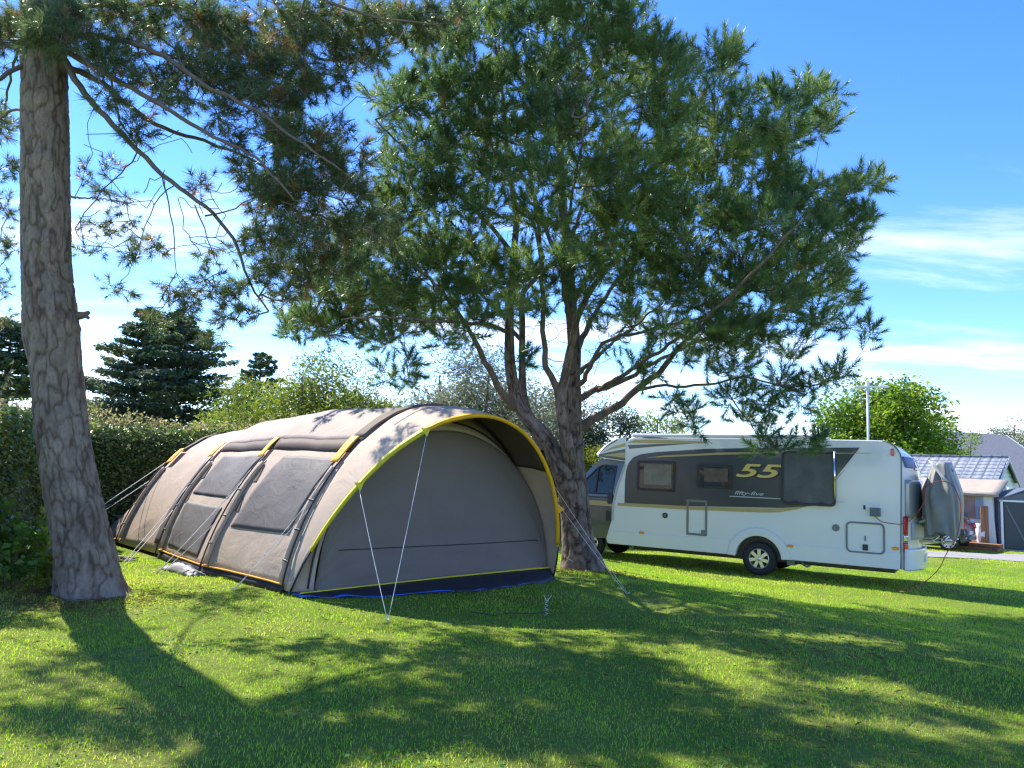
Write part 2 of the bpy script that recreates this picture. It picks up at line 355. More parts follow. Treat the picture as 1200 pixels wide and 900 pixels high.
def bark_tube(name, pts, rads, mat, parent, org, n=72, step=.03, depth=.03, cell=.09, seed=1, flare=0, knots=()):
    P = catmull(np.hstack([np.asarray(pts, float), np.asarray(rads, float)[:, None]]), step); m = len(P)
    C, Rr = P[:, :3], P[:, 3]; T = np.gradient(C, axis=0); T /= np.linalg.norm(T, axis=1)[:, None]
    ref = np.array([1., 0, 0]); A = []
    for t in T:
        a = ref - t * (ref @ t); a /= np.linalg.norm(a); ref = a; A.append(a)
    A = np.array(A); B = np.cross(T, A); q = np.arange(n) * 2 * np.pi / n
    s = np.concatenate([[0], np.cumsum(np.linalg.norm(np.diff(C, axis=0), axis=1))])
    k0 = Rr.mean() / cell; X = np.stack([np.cos(q) * np.ones((m, 1)), np.sin(q) * np.ones((m, 1)), np.broadcast_to(s[:, None], (m, n))], -1)
    w = np.stack([fbm(X * [2, 2, 3] + i * 7, 3, seed + i) for i in range(3)], -1)
    P1 = X * [k0, k0, .26 / cell] + w * [.9, .9, .5]; n1 = np.abs(vnoise(P1, seed + 3)); P2 = X * [k0 * 1.9, k0 * 1.9, .62 / cell] + w * [1.4, 1.4, .9]; n2 = np.abs(vnoise(P2, seed + 4))
    e = np.clip(n1 / .30, 0, 1) ** .7; e2 = np.clip(n2 / .28, 0, 1) ** .8; n3 = fbm(X * [k0 * 4, k0 * 4, 2.2 / cell], 3, seed + 6); plate_ = fbm(X * [k0 * .6, k0 * .6, .3 / cell] + 4, 2, seed + 9)
    d = depth * (.75 * (e - .7) + .5 * (e2 - .7) + .5 * n3 + .25 * plate_)
    k_ = np.clip(Rr / Rr.max(), .25, 1)[:, None]
    lob = 1 + .05 * fbm(X * [1.4, 1.4, .8], 2, seed + 4)
    if flare: lob = lob + flare * np.exp(-s / .26)[:, None] * (.45 + .55 * np.sin(5 * q + seed + .4 * np.sin(2 * q)))[None]
    for (ks, kq, kr, kh) in knots:
        dq = np.abs((q - kq + np.pi) % (2 * np.pi) - np.pi); lob = lob + kh * np.exp(-((s[:, None] - ks) / kr) ** 2 - (dq[None] * Rr[:, None] / kr) ** 2)
    RR = Rr[:, None] * lob + d * k_
    Vt = C[:, None] + RR[..., None] * (np.cos(q)[None, :, None] * A[:, None] + np.sin(q)[None, :, None] * B[:, None])
    i, j = np.meshgrid(np.arange(m - 1), np.arange(n), indexing='ij'); a = i * n + j; b = i * n + (j + 1) % n
    fis = np.clip(.10 + .72 * e * (.55 + .45 * e2) + .28 * n3 + .25 * plate_, 0, 1)
    return np_mesh(name, Vt.reshape(-1, 3), np.stack([a.ravel(), b.ravel(), (b + n).ravel(), (a + n).ravel()], 1), mat, parent, True, tint=fis.ravel(), org=org)
class Skel:
    def __init__(s, cap=60000): s.p = np.zeros((cap, 3)); s.par = np.full(cap, -1); s.r = np.zeros(cap); s.tr = np.zeros(cap, bool); s.n = 0
    def node(s, p, par, r=0, traced=False):
        i = s.n; s.p[i] = p; s.par[i] = par; s.r[i] = r; s.tr[i] = traced; s.n += 1; return i
    def limb(s, pts, rads, step=.25):
        P = catmull(np.hstack([np.asarray(pts, float), np.asarray(rads, float)[:, None]]), step)
        par = -1 if s.n == 0 else int(np.argmin(np.linalg.norm(s.p[:s.n] - P[0, :3], axis=1)))
        for q in P: par = s.node(q[:3], par, q[3], True)
    def reach(s, tips, up=.25, sag=0., seg=.3, jit=.07, climb=.4, far=0):
        tips = np.asarray(tips); d0 = np.array([np.min(np.linalg.norm(s.p[:s.n] - t, axis=1)) for t in tips]); ends = []
        for k in np.argsort(d0):
            t = tips[k]; D = t - s.p[:s.n]; d = np.linalg.norm(D, axis=1)
            cost = d * (1 + climb * np.clip(-D[:, 2] / (d + 1e-6), 0, 1)); i = int(np.argmin(cost)); p0 = s.p[i].copy(); L = d[i]
            m = max(2, int(math.ceil(L / seg))); par = i; mid = (p0 + t) / 2 + RNG.normal(0, jit * L, 3) + np.array([0, 0, -up * L * .5 - sag * L])
            for q in range(1, m + 1):
                f = q / m; p = (1 - f) ** 2 * p0 + 2 * f * (1 - f) * mid + f * f * t
                if q < m: p = p + RNG.normal(0, .018, 3)
                par = s.node(p, par)
            ends.append((par, k))
        return ends
    def radii(s, r0=.0042, k=.45):
        c = np.zeros(s.n)
        has = np.zeros(s.n, bool); has[s.par[:s.n][s.par[:s.n] >= 0]] = True; c[~has] = 1
        for i in range(s.n - 1, -1, -1):
            if s.par[i] >= 0: c[s.par[i]] += c[i]
        rr = r0 * np.maximum(c, 1) ** k; s.r[:s.n] = np.where(s.tr[:s.n], s.r[:s.n], np.minimum(rr, .07))
    def twig_mesh(s, name, mat, parent, org, sides=5):
        idx = np.array([i for i in range(s.n) if not s.tr[i] and s.par[i] >= 0]); a = s.p[s.par[idx]]; b = s.p[idx]
        rb = s.r[idx]; ra = np.minimum(np.where(s.tr[s.par[idx]], rb * 1.3, s.r[s.par[idx]]), rb * 1.6)
        t = b - a; L = np.linalg.norm(t, axis=1, keepdims=True) + 1e-9; t = t / L; b = b + t * rb[:, None] * .4
        ref = np.where(np.abs(t[:, 2:3]) < .8, [[0, 0, 1.]], [[1., 0, 0]]); x = np.cross(t, ref); x /= np.linalg.norm(x, axis=1, keepdims=True); y = np.cross(t, x)
        q = np.arange(sides) * 2 * np.pi / sides; ring = np.cos(q)[None, :, None] * x[:, None] + np.sin(q)[None, :, None] * y[:, None]
        V = np.concatenate([a[:, None] + ring * ra[:, None, None], b[:, None] + ring * rb[:, None, None]], 1); n = len(idx)
        o = (np.arange(n) * 2 * sides)[:, None]; k = np.arange(sides)[None]; k2 = (k + 1) % sides
        Fq = np.stack([o + k, o + k2, o + sides + k2, o + sides + k], -1).reshape(-1, 4)
        return np_mesh(name, V.reshape(-1, 3), Fq, mat, parent, True, org=org)
def frames(D, spin):
    D = D / np.linalg.norm(D, axis=1, keepdims=True); ref = np.where(np.abs(D[:, 2:3]) < .9, [[0, 0, 1.]], [[1., 0, 0]])
    x = np.cross(ref, D); x /= np.linalg.norm(x, axis=1, keepdims=True); y = np.cross(D, x)
    c, s = np.cos(spin)[:, None], np.sin(spin)[:, None]
    return np.stack([x * c + y * s, -x * s + y * c, D], 1)      # rows: local axes
def tuft(n, Ls, a0, a1, l0, l1, w, R):
    V = []
    for k in range(n):
        f = (k + .5) / n; z = Ls * f ** .8; az = k * 2.39996 + R.uniform(-.4, .4); an = rad(a1 + (a0 - a1) * f ** 1.5) + R.normal(0, .14)
        d = np.array([math.sin(an) * math.cos(az), math.sin(an) * math.sin(az), math.cos(an)]); l = R.uniform(l0, l1)
        p = np.array([0, 0, z]); s = np.cross(d, R.normal(0, 1, 3)); s /= np.linalg.norm(s)
        tip = p + d * l + np.array([0, 0, .1 * l]) 
        V += [p - s * w / 2, p + s * w / 2, tip]
    return np.array(V)
def needles(name, P, D, mat, parent, org, temps, scale, tint):
    V, T = [], []; n = len(P); which = RNG.integers(0, len(temps), n); M = frames(D, RNG.uniform(0, 6.28, n))
    for k, t in enumerate(temps):
        s = np.nonzero(which == k)[0]
        if not len(s): continue
        Q = np.einsum('ij,njk->nik', t, M[s]) * scale[s][:, None, None] + P[s][:, None]
        V.append(Q.reshape(-1, 3)); T.append(np.repeat(tint[s], len(t)))
    V = np.concatenate(V); T = np.concatenate(T); nn = len(V) // 3
    T = np.clip(T + np.repeat(RNG.normal(0, .05, nn), 3), 0, 1)
    return np_mesh(name, V, np.arange(nn * 3).reshape(-1, 3), mat, parent, tint=T, org=org)
def leaf_cloud(name, P, size, mat, parent, org, tint, flat=.3, droop=.2, Nrm=None, wide=.55):
    """one folded leaf of four corners per point"""
    n = len(P); nr = RNG.normal(0, 1, (n, 3)); nr[:, 2] = np.abs(nr[:, 2]) + flat
    if Nrm is not None: nr = nr * .7 + Nrm
    nr /= np.linalg.norm(nr, axis=1, keepdims=True); t = np.cross(nr, RNG.normal(0, 1, (n, 3))); t /= np.linalg.norm(t, axis=1, keepdims=True); b = np.cross(nr, t)
    L = (size * RNG.uniform(.6, 1.25, n))[:, None]; w = L * wide * .5
    V = np.stack([P - t * L * .5, P + b * w + nr * L * .1 , P + t * L * .5 - nr * L * droop, P - b * w + nr * L * .1], 1).reshape(-1, 3)
    o = np.arange(n) * 4
    return np_mesh(name, V, np.concatenate([np.stack([o, o + 1, o + 2], 1), np.stack([o, o + 2, o + 3], 1)]), mat, parent, tint=np.repeat(tint, 4), org=org)
def cluster_points(C, R, n, shell=.5, flat=.85):
    """points inside a ball, denser toward its skin"""
    d = RNG.normal(0, 1, (n, 3)); d /= np.linalg.norm(d, axis=1, keepdims=True)
    r = (shell + (1 - shell) * RNG.uniform(0, 1, n)) if shell > 0 else RNG.uniform(0, 1, n) ** (1 / 3)
    p = d * (R * r)[:, None] if np.ndim(R) else d * R * r[:, None]
    p[:, 2] *= flat; return C + p
def platebark(name, lo, mid, hi):
    m = barkmat(name, [(.3, (.6, .6, .6)), (.7, (1.25, 1.22, 1.2))]); nt = m.node_tree; b = [n for n in nt.nodes if n.type == 'BSDF_PRINCIPLED'][0]; src = b.inputs['Base Color'].links[0].from_socket
    a = N(nt, 'Attribute', attribute_name='tint'); r = ramp(nt, [(.15, lo), (.5, mid), (.95, hi)]); nt.links.new(a.outputs['Fac'], r.inputs[0])
    mx = N(nt, 'MixRGB', blend_type='MULTIPLY'); mx.inputs[0].default_value = 1; nt.links.new(r.outputs[0], mx.inputs[1]); nt.links.new(src, mx.inputs[2]); nt.links.new(mx.outputs[0], b.inputs['Base Color'])
    return m
BARK_GREY = platebark('pine_bark_grey', (.12, .086, .062), (.205, .16, .122), (.29, .24, .19))
BARK_RED = platebark('pine_bark_brown', (.05, .036, .028), (.15, .11, .088), (.26, .205, .17))
LIMBM = barkmat('pine_limb_bark', [(.25, (.08, .058, .045)), (.5, (.16, .115, .09)), (.75, (.25, .20, .165))])
BRANCH = barkmat('pine_branch_bark', [(.25, (.085, .065, .05)), (.6, (.17, .135, .11)), (.8, (.25, .21, .18))], .5)
NEEDLE1 = leafmat('pine_needles_mature', [(0, (.05, .085, .036)), (.45, (.105, .15, .058)), (.75, (.19, .215, .085)), (.9, (.20, .16, .06)), (1, (.26, .13, .06))], rough=.38, trans=.42, spec=.45, tcol=1.5)
NEEDLE2 = leafmat('pine_needles_young', [(0, (.05, .10, .04)), (.4, (.12, .195, .062)), (.75, (.27, .33, .09)), (.93, (.15, .19, .06)), (1, (.22, .15, .06))], rough=.36, trans=.42, spec=.45, tcol=1.5)
LITTER = leafmat('fallen_pine_needles', [(0, (.18, .10, .05)), (.5, (.32, .20, .09)), (1, (.46, .33, .17))], rough=.8, trans=.1, spec=.1)
CLOVER = leafmat('clover_leaves', [(0, (.05, .16, .03)), (1, (.12, .28, .06))], rough=.6, trans=.3, spec=.1)
scatter('needle_litter', (1700, 1100, 300, 250, 200, 50, 250, 90), ((-4.8, 8.9, .55), (1.15, 13.3, .6), (-3.6, 8.2, 1.2), (.5, 7.5, 1.8), (3.0, 7.3, .5), (1.95, 5.15, .22), (4.5, 9, 2), (-1.5, 5.5, 1.5)), None, LITTER, .075, .045, 'brown fallen pine needles strewn over the grass, thickest round both trunks', 61, .022)
scatter('clover', (260, 200, 180, 220, 120, 150, 140, 160, 200), ((-2.9, 6.6, .35), (-1.2, 5.2, .3), (.8, 6.3, .4), (2.6, 5.9, .35), (-.4, 4.4, .25), (3.6, 8.2, .5), (1.5, 4.6, .25), (-2.2, 4.6, .25), (4.6, 6.8, .4)), None, CLOVER, .026, .95, 'small patches of darker clover leaves in the mown lawn', 62, .036, 1.5)
#@@PINES
# ------------------------------------------------------------------ big leaning pine on the left
def pix_tube(rows, Y):
    P, R = [], []
    for u, v, w in rows:
        p = at(u, v, Y); P.append(p); R.append(w / F * Y)
    return P, R
TR1Y = 9.15
org1 = np.array([TRUNK1[0], TR1Y, G(TRUNK1[0], TR1Y)])
root1 = tag(empty('pine_tree', org1), 'huge leaning pine trunk with cracked grey bark, bare low down, left of the tent', 'tree')
P, R = pix_tube([(108, 712, 42), (105, 690, 37.5), (100, 650, 34), (90, 600, 31.5), (80, 550, 30.5), (72.5, 500, 30), (68, 450, 29.5), (62.5, 400, 30.5), (59, 372, 31.5), (56, 335, 29.5), (54, 300, 28.5), (53, 200, 28), (52, 100, 27), (50, 0, 25), (47, -130, 22), (44, -280, 17), (45, -430, 12), (47, -560, 6)], TR1Y)
R = [r * .92 for r in R]; bark_tube('trunk', P, R, BARK_GREY, root1, org1, n=200, step=.02, depth=.022, cell=.05, seed=3, flare=.30, knots=[(3.25, 3.4, .16, .10), (3.3, .1, .08, .12), (2.0, 1.5, .07, .06), (3.9, 4.6, .09, .09), (4.35, 5.2, .09, .10), (5.2, 4.2, .10, .10), (5.4, 5.3, .1, .1)])
st = MB(); a = at(92, 370, 9.0); st.tube([a, at(99, 369, 8.98), at(104, 366, 8.95)], [.05, .04, .022], 9).tube([at(98, 368, 8.98), at(104, 373, 8.97)], [.03, .018], 7)
st.v = [tuple(np.array(q) - org1) for q in st.v]; st.build('branch_stub', BRANCH, root1, smooth=True)
sk = Skel()
sk.limb(P, R, .3)
def L(rows): return [at(u, v, y) for u, v, y in rows]
L1 = [
 ([(70, 60, 9.1), (100, 110, 9.0), (150, 165, 9.0), (200, 213, 9.1), (250, 250, 9.2), (278, 290, 9.2), (292, 330, 9.2), (315, 365, 9.2)], .075, .016),
 ([(70, 75, 9.1), (120, 98, 9.6), (180, 145, 10.0), (240, 165, 10.4), (290, 185, 10.6), (340, 215, 10.8), (400, 235, 11)], .07, .015),
 ([(68, 55, 9.1), (140, 95, 8.7), (200, 130, 8.4), (250, 160, 8.3), (300, 185, 8.2), (345, 235, 8.2)], .065, .015),
 ([(65, 40, 9.1), (130, 45, 9.0), (190, 65, 8.8), (240, 100, 8.6), (300, 130, 8.5), (350, 165, 8.4), (400, 200, 8.4)], .075, .015),
 ([(65, 10, 9.1), (140, 5, 9.4), (220, 10, 9.7), (300, 30, 9.9), (380, 70, 10.1), (430, 60, 10.2), (500, 40, 10.3)], .07, .014),
 ([(60, -60, 9.1), (150, -90, 8.9), (260, -60, 8.7), (360, -10, 8.6), (440, 20, 8.5), (520, 28, 8.5)], .07, .013),
 ([(75, 50, 9.1), (95, 65, 8.5), (118, 95, 8.0), (130, 112, 7.7)], .035, .012),
 ([(42, 70, 9.1), (10, 85, 8.8), (-30, 110, 8.5), (-90, 130, 8.3)], .06, .02),
 ([(45, 140, 9.1), (15, 130, 9.6), (-25, 160, 10.2), (-60, 200, 10.6)], .04, .012),
 ([(47, 30, 9.1), (0, 20, 9.4), (-80, 0, 9.8), (-160, 10, 10)], .06, .02),
 ([(55, -150, 9.1), (160, -230, 9.4), (280, -220, 9.8), (400, -150, 10.2), (470, -60, 10.4)], .07, .015),
 ([(45, -100, 9.1), (-60, -130, 9), (-160, -120, 8.8)], .05, .015),
 ([(50, -60, 9.1), (90, -40, 10.2), (150, 20, 11.4), (210, 60, 12.4), (260, 100, 13)], .06, .012),
 ([(50, -40, 9.1), (20, 60, 10.6), (0, 150, 11.8), (-20, 250, 12.6)], .05, .012),
 ([(50, -100, 9.1), (60, -200, 7.8), (120, -300, 6.6), (180, -420, 5.8)], .06, .015),
 ([(50, -60, 9.1), (200, -180, 7.6), (330, -260, 6.6), (460, -320, 6.0)], .06, .015),
 ([(50, -300, 9.1), (200, -420, 9.3), (330, -400, 9.6)], .05, .014),
 ([(48, -350, 9.1), (-80, -430, 9.3), (-200, -400, 9.6)], .05, .014),
 ([(130, 85, 9.2), (140, 140, 9.6), (160, 170, 9.9), (155, 190, 10), (118, 225, 10.1), (88, 268, 10.2)], .026, .010),
 ([(190, 205, 9.1), (200, 250, 9.05), (205, 290, 9.0), (205, 305, 9.0)], .017, .007),
 ([(228, 240, 9.15), (240, 268, 9.1), (246, 290, 9.1), (260, 318, 9.1)], .016, .006),
 ([(240, 253, 9.15), (275, 245, 9.2), (305, 226, 9.25)], .02, .008),
 ([(70, 228, 9.3), (95, 232, 11.2), (125, 234, 12.6), (160, 240, 13.2)], .03, .010),
 ([(205, 217, 9.1), (180, 240, 9.2), (165, 280, 9.3), (152, 322, 9.3), (135, 337, 9.3)], .013, .006),
]
lm = MB()
for rows, ra, rb in L1:
    p = L(rows); m = len(p); ra *= .6; rb *= .65; rr = [ra + (rb - ra) * (k / (m - 1)) ** .8 for k in range(m)]; sk.limb(p, rr, .2)
    Q = catmull(np.hstack([np.array(p), np.array(rr)[:, None]]), .12); Q[1:-1, :3] += RNG.normal(0, .008, (len(Q) - 2, 3))
    b = MB().tube(Q[:, :3] - org1, list(Q[:, 3]), 10); b.build('limb', BRANCH, root1, smooth=True, fix=False)
D1 = [(150,60,26,9),(190,92,24,9.2),(228,120,20,9.3),(268,165,24,9.4),(292,200,24,9.3),(255,60,28,9.2),(300,70,32,9.2),(350,55,32,9.2),(280,100,26,9.1),(410,100,18,9.6),(330,240,30,9.4),(370,300,28,9.6),(405,320,24,9.8),(60,30,50,8.6),(10,40,40,9),(-40,60,50,9),(130,15,40,9.2),(180,15,40,9.4),(230,25,45,9.4),(280,35,45,9.4),(330,28,48,9.4),(380,25,45,9.4),(430,22,42,9.4),(470,20,35,9.4),(510,25,25,9.2),(535,20,14,9.2),(400,60,32,9.6),(440,58,26,9.6),(500,45,22,9.6),(360,80,25,9),(315,75,28,9),(340,115,32,9),(370,105,26,9.4),(300,112,32,8.8),(325,165,42,9),(362,170,36,9.4),(395,150,20,9.6),(390,200,36,9.6),(350,215,42,9.2),(312,215,32,8.9),(420,225,32,9.8),(440,262,34,10),(392,262,42,9.6),(345,272,38,9.2),(300,285,28,9.2),(430,180,18,9.8),
 (250,140,16,9.2),(255,90,26,9),(210,70,26,9),(270,130,18,9),(245,330,18,9.1),(225,345,15,9.1),(198,338,14,9.1),(262,375,15,9.2),(246,402,10,9.2),(272,355,18,9.2),(222,362,12,9.2),(182,372,10,9.2),(240,298,14,9.1),(292,328,22,9.2),(315,308,26,9.3),(135,335,10,9.3),(153,300,9,9.3),(183,287,9,9.1),(128,270,15,12.8),(152,262,13,13),(105,258,14,12.6),(112,225,16,12.8),(142,228,14,13.1),(100,296,13,12.4),(165,285,10,13.2),(95,200,14,12.4),(130,195,12,12.9),(290,365,13,9.2),(330,350,22,9.5),(350,320,30,9.6),(240,215,12,9.5),(300,250,14,9.3),
 (8,150,25,10.5),(14,200,20,11),(8,240,20,11.4),(12,290,18,12),(3,330,20,12),(8,365,14,12.4),(-30,220,30,11),
 (112,58,30,8.7),(150,88,24,8.6),(128,110,18,8),(160,138,18,8.8),(168,160,14,9),(55,35,26,8.1),(45,55,20,8.2),(210,105,20,8.8),(240,85,20,9),(185,110,18,9.5),(85,20,30,8.8)]
HID1 = [(-120,60,60,9.5),(100,-80,70,9),(220,-80,70,9.2),(340,-80,70,9.4),(440,-60,60,9.6),(510,-40,40,9.6),(160,-200,80,9.2),(300,-210,80,9.6),(420,-160,60,10),(60,-260,80,9),(-120,-200,80,9.2),(180,-360,80,8),(320,-400,70,9.4),(40,-460,80,9.1),(-100,-420,70,9.3),(120,-320,50,6.8),(330,-270,45,6.8),(60,-560,70,9.2),(160,10,50,11.4),(230,60,50,12.4),(90,-30,60,11)]
def fill(clumps, dens, back, shl=.25):
    T = []
    for c in clumps:
        u, v, r, Y = c
        n = max(3, int(dens * (r / 40) ** 1.7 + .5)); T.append(cluster_points(at(u, v, Y), r / F * Y * .92, n, shl, .85))
        if back and r > 24:
            for dy in back:
                Y2 = Y + dy + RNG.normal(0, .25); T.append(cluster_points(at(u + RNG.normal(0, 8), v + RNG.normal(0, 8), Y2), r / F * Y2, max(2, int(.75 * n)), .25, .85))
    return np.concatenate(T)
def pine_foliage(sk, tips, droop, name_mat, root, org, temps, lat, scale, brown, upness, tw_up, tw_sag, tmean, bare=None):
    ends = sk.reach(tips, up=tw_up, sag=tw_sag); sk.radii(.0034, .45)
    P, D, TN = [], [], []
    for i, k in ends:
        p = sk.p[i]; d = p - sk.p[sk.par[i]]; d /= np.linalg.norm(d) + 1e-9; base = np.clip(tmean + RNG.normal(0, .11) + .22 * float(fbm(p * .8, 2, 31)), 0, .86)
        P.append(p); dd = d + np.array([0, 0, upness]) + RNG.normal(0, .18, 3); D.append(dd); TN.append(base + .05)
        q = sk.p[sk.par[i]]; L_ = np.linalg.norm(p - q)
        for m in range(lat):
            f = RNG.uniform(.0, .85); side = np.cross(d, RNG.normal(0, 1, 3)); side /= np.linalg.norm(side) + 1e-9
            off = side * RNG.uniform(.03, .13) ; b = q + (p - q) * f
            P.append(b + off); D.append(d * .5 + side * .9 + np.array([0, 0, upness * 1.1]) + RNG.normal(0, .15, 3)); TN.append(base - .03)
            sk.node(b + off, sk.par[i]); sk.r[sk.n - 1] = .003
    P = np.array(P); D = np.array(D); TN = np.array(TN); br = RNG.uniform(0, 1, len(P)) < brown; TN[br] = RNG.uniform(.9, 1, br.sum())
    if bare is not None: sk.reach(bare, up=.05, sag=.05, jit=.12); k0 = sk.r[:sk.n] == 0; sk.r[:sk.n][k0] = .005
    tag(sk.twig_mesh('twigs', BRANCH, root, org), kind='stuff')
    needles('crown', P, D, name_mat, root, org, temps, scale * RNG.uniform(.75, 1.2, len(P)), np.clip(TN, 0, 1))
Rt = np.random.default_rng(2)
TEMP1 = [tuft(38, .09, 20, 90, .085, .125, .0078, Rt) for _ in range(6)]
TEMP2 = [tuft(64, .21, 20, 72, .085, .125, .0098, Rt) for _ in range(6)]
tips1 = np.concatenate([fill(D1, 19, (1.2,)), fill(HID1, 4, None)])
pine_foliage(sk, tips1, 1, NEEDLE1, root1, org1, TEMP1, 3, 1.05, .06, .12, .0, .10, .40, bare=np.array([at(RNG.uniform(90, 470), RNG.uniform(20, 300), RNG.uniform(8.4, 10.6)) for _ in range(260)]))
# ------------------------------------------------------------------ many-stemmed pine behind the tent
TR2Y = 13.6
org2 = np.array([TRUNK2[0], TR2Y, G(TRUNK2[0], TR2Y)])
root2 = tag(empty('pine_tree', org2), 'dense bushy pine forking into many stems between the tent and the motorhome', 'tree')
P, R = pix_tube([(682, 672, 32), (680, 655, 27), (677, 635, 22.5), (675, 610, 21), (672, 580, 21), (668, 552, 21.5), (670, 525, 17), (672, 505, 12.5), (672, 473, 11), (672, 440, 9.5), (673, 407, 9), (668, 344, 8), (665, 283, 7), (660, 250, 6.5), (655, 150, 5), (650, 60, 3.4), (655, -20, 2)], TR2Y)
R = [r * .83 for r in R]; bark_tube('trunk', P, R, BARK_RED, root2, org2, n=110, step=.025, depth=.028, cell=.055, seed=8, flare=.16)
sk2 = Skel(); sk2.limb(P, R, .3)
L2 = [
 ([(672, 590, 13.5), (655, 545, 13.3), (640, 515, 13.2), (620, 492, 13.1), (606, 470, 13.05), (598, 430, 13), (597, 397, 13), (597, 350, 13), (600, 317, 13), (605, 261, 12.9), (602, 233, 12.8), (595, 192, 12.7), (590, 120, 12.6), (580, 50, 12.6)], .235, .022, 12),
 ([(640, 528, 13.4), (622, 495, 13.8), (613, 463, 14.1), (612, 430, 14.2), (612, 380, 14.3), (613, 344, 14.4), (633, 317, 14.5), (629, 275, 14.5), (618, 247, 14.5), (600, 220, 14.6), (570, 160, 14.8)], .135, .022, 8),
 ([(604, 478, 13.05), (590, 463, 12.8), (573, 433, 12.5), (560, 407, 12.3), (550, 387, 12.1), (525, 350, 11.8), (495, 320, 11.5), (460, 290, 11.3)], .10, .02, 8),
 ([(668, 548, 13.4), (665, 527, 13.1), (662, 503, 13), (657, 473, 12.9), (662, 443, 12.85), (668, 413, 12.8), (673, 390, 12.7), (677, 372, 12.7), (690, 344, 12.6), (709, 317, 12.5), (729, 294, 12.3), (765, 250, 12), (800, 190, 11.8)], .17, .03, 8),
 ([(657, 473, 12.9), (651, 453, 12.8), (640, 430, 12.6), (637, 397, 12.5), (636, 344, 12.4), (634, 290, 12.2), (625, 230, 12), (620, 150, 11.8)], .095, .025, 8),
 ([(676, 502, 13.6), (703, 487, 13.6), (727, 472, 13.5), (753, 452, 13.4), (780, 427, 13.3), (795, 408, 13.2), (817, 388, 13.1), (850, 355, 13), (890, 320, 12.9), (930, 290, 12.8)], .115, .025, 9),
 ([(675, 470, 13.6), (700, 458, 13.9), (727, 447, 14.1), (753, 433, 14.3), (785, 416, 14.5), (830, 395, 14.8), (880, 375, 15), (940, 350, 15.2)], .09, .02, 8),
 ([(674, 458, 13.6), (687, 437, 13.2), (698, 415, 12.9), (707, 402, 12.7), (740, 391, 12.4), (775, 383, 12.2), (830, 370, 12), (880, 340, 11.8)], .065, .018, 8),
 ([(745, 457, 13.45), (770, 452, 13.2), (815, 452, 13), (841, 448, 12.9), (873, 443, 12.8), (910, 450, 12.7), (950, 452, 12.6), (975, 446, 12.5)], .04, .012, 8),
 ([(841, 448, 12.9), (855, 464, 12.8), (872, 486, 12.7), (888, 508, 12.6), (905, 524, 12.5)], .022, .008, 7),
 ([(673, 420, 13.6), (690, 380, 13.9), (715, 340, 14.2), (750, 290, 14.6), (790, 230, 15), (830, 160, 15.3)], .085, .02, 8),
 ([(670, 360, 13.6), (700, 300, 13.2), (730, 220, 12.8), (750, 140, 12.5), (760, 60, 12.3)], .07, .018, 8),
 ([(665, 290, 13.6), (690, 220, 14), (715, 140, 14.4), (735, 50, 14.7)], .06, .016, 8),
 ([(668, 330, 13.6), (640, 270, 14.2), (610, 200, 14.8), (560, 120, 15.2), (520, 70, 15.5)], .07, .016, 8),
 ([(598, 390, 13), (570, 380, 12.4), (535, 378, 11.9), (490, 375, 11.5), (440, 372, 11.2), (400, 375, 11)], .05, .014, 8),
 ([(602, 300, 12.95), (570, 260, 12.3), (530, 220, 11.8), (480, 180, 11.4), (440, 140, 11.2)], .06, .015, 8),
 ([(612, 400, 14.25), (570, 350, 14.8), (520, 310, 15.3), (470, 280, 15.6)], .055, .015, 8),
 ([(675, 440, 13.6), (720, 400, 14.6), (770, 360, 15.6), (820, 320, 16.3)], .06, .015, 8),
 ([(700, 458, 13.9), (760, 420, 12.6), (830, 370, 11.2), (900, 300, 10.4), (950, 250, 10)], .055, .014, 8),
 ([(672, 400, 13.6), (660, 330, 12.4), (665, 260, 11.4), (680, 180, 10.7), (690, 110, 10.4)], .06, .015, 8),
]
for rows, ra, rb, sd_ in L2:
    p = L(rows); m = len(p); ra *= .80; rb *= .8; rr = [ra + (rb - ra) * (k / (m - 1)) ** .62 for k in range(m)]; sk2.limb(p, rr, .22)
    if ra > .10: bark_tube('limb', p, rr, BARK_RED, root2, org2, n=56, step=.04, depth=.012, cell=.05, seed=int(ra * 100))
    else:
        Q = catmull(np.hstack([np.array(p), np.array(rr)[:, None]]), .14); Q[1:-1, :3] += RNG.normal(0, .012, (len(Q) - 2, 3))
        MB().tube(Q[:, :3] - org2, list(Q[:, 3]), 10).build('limb', LIMBM, root2, smooth=True, fix=False)
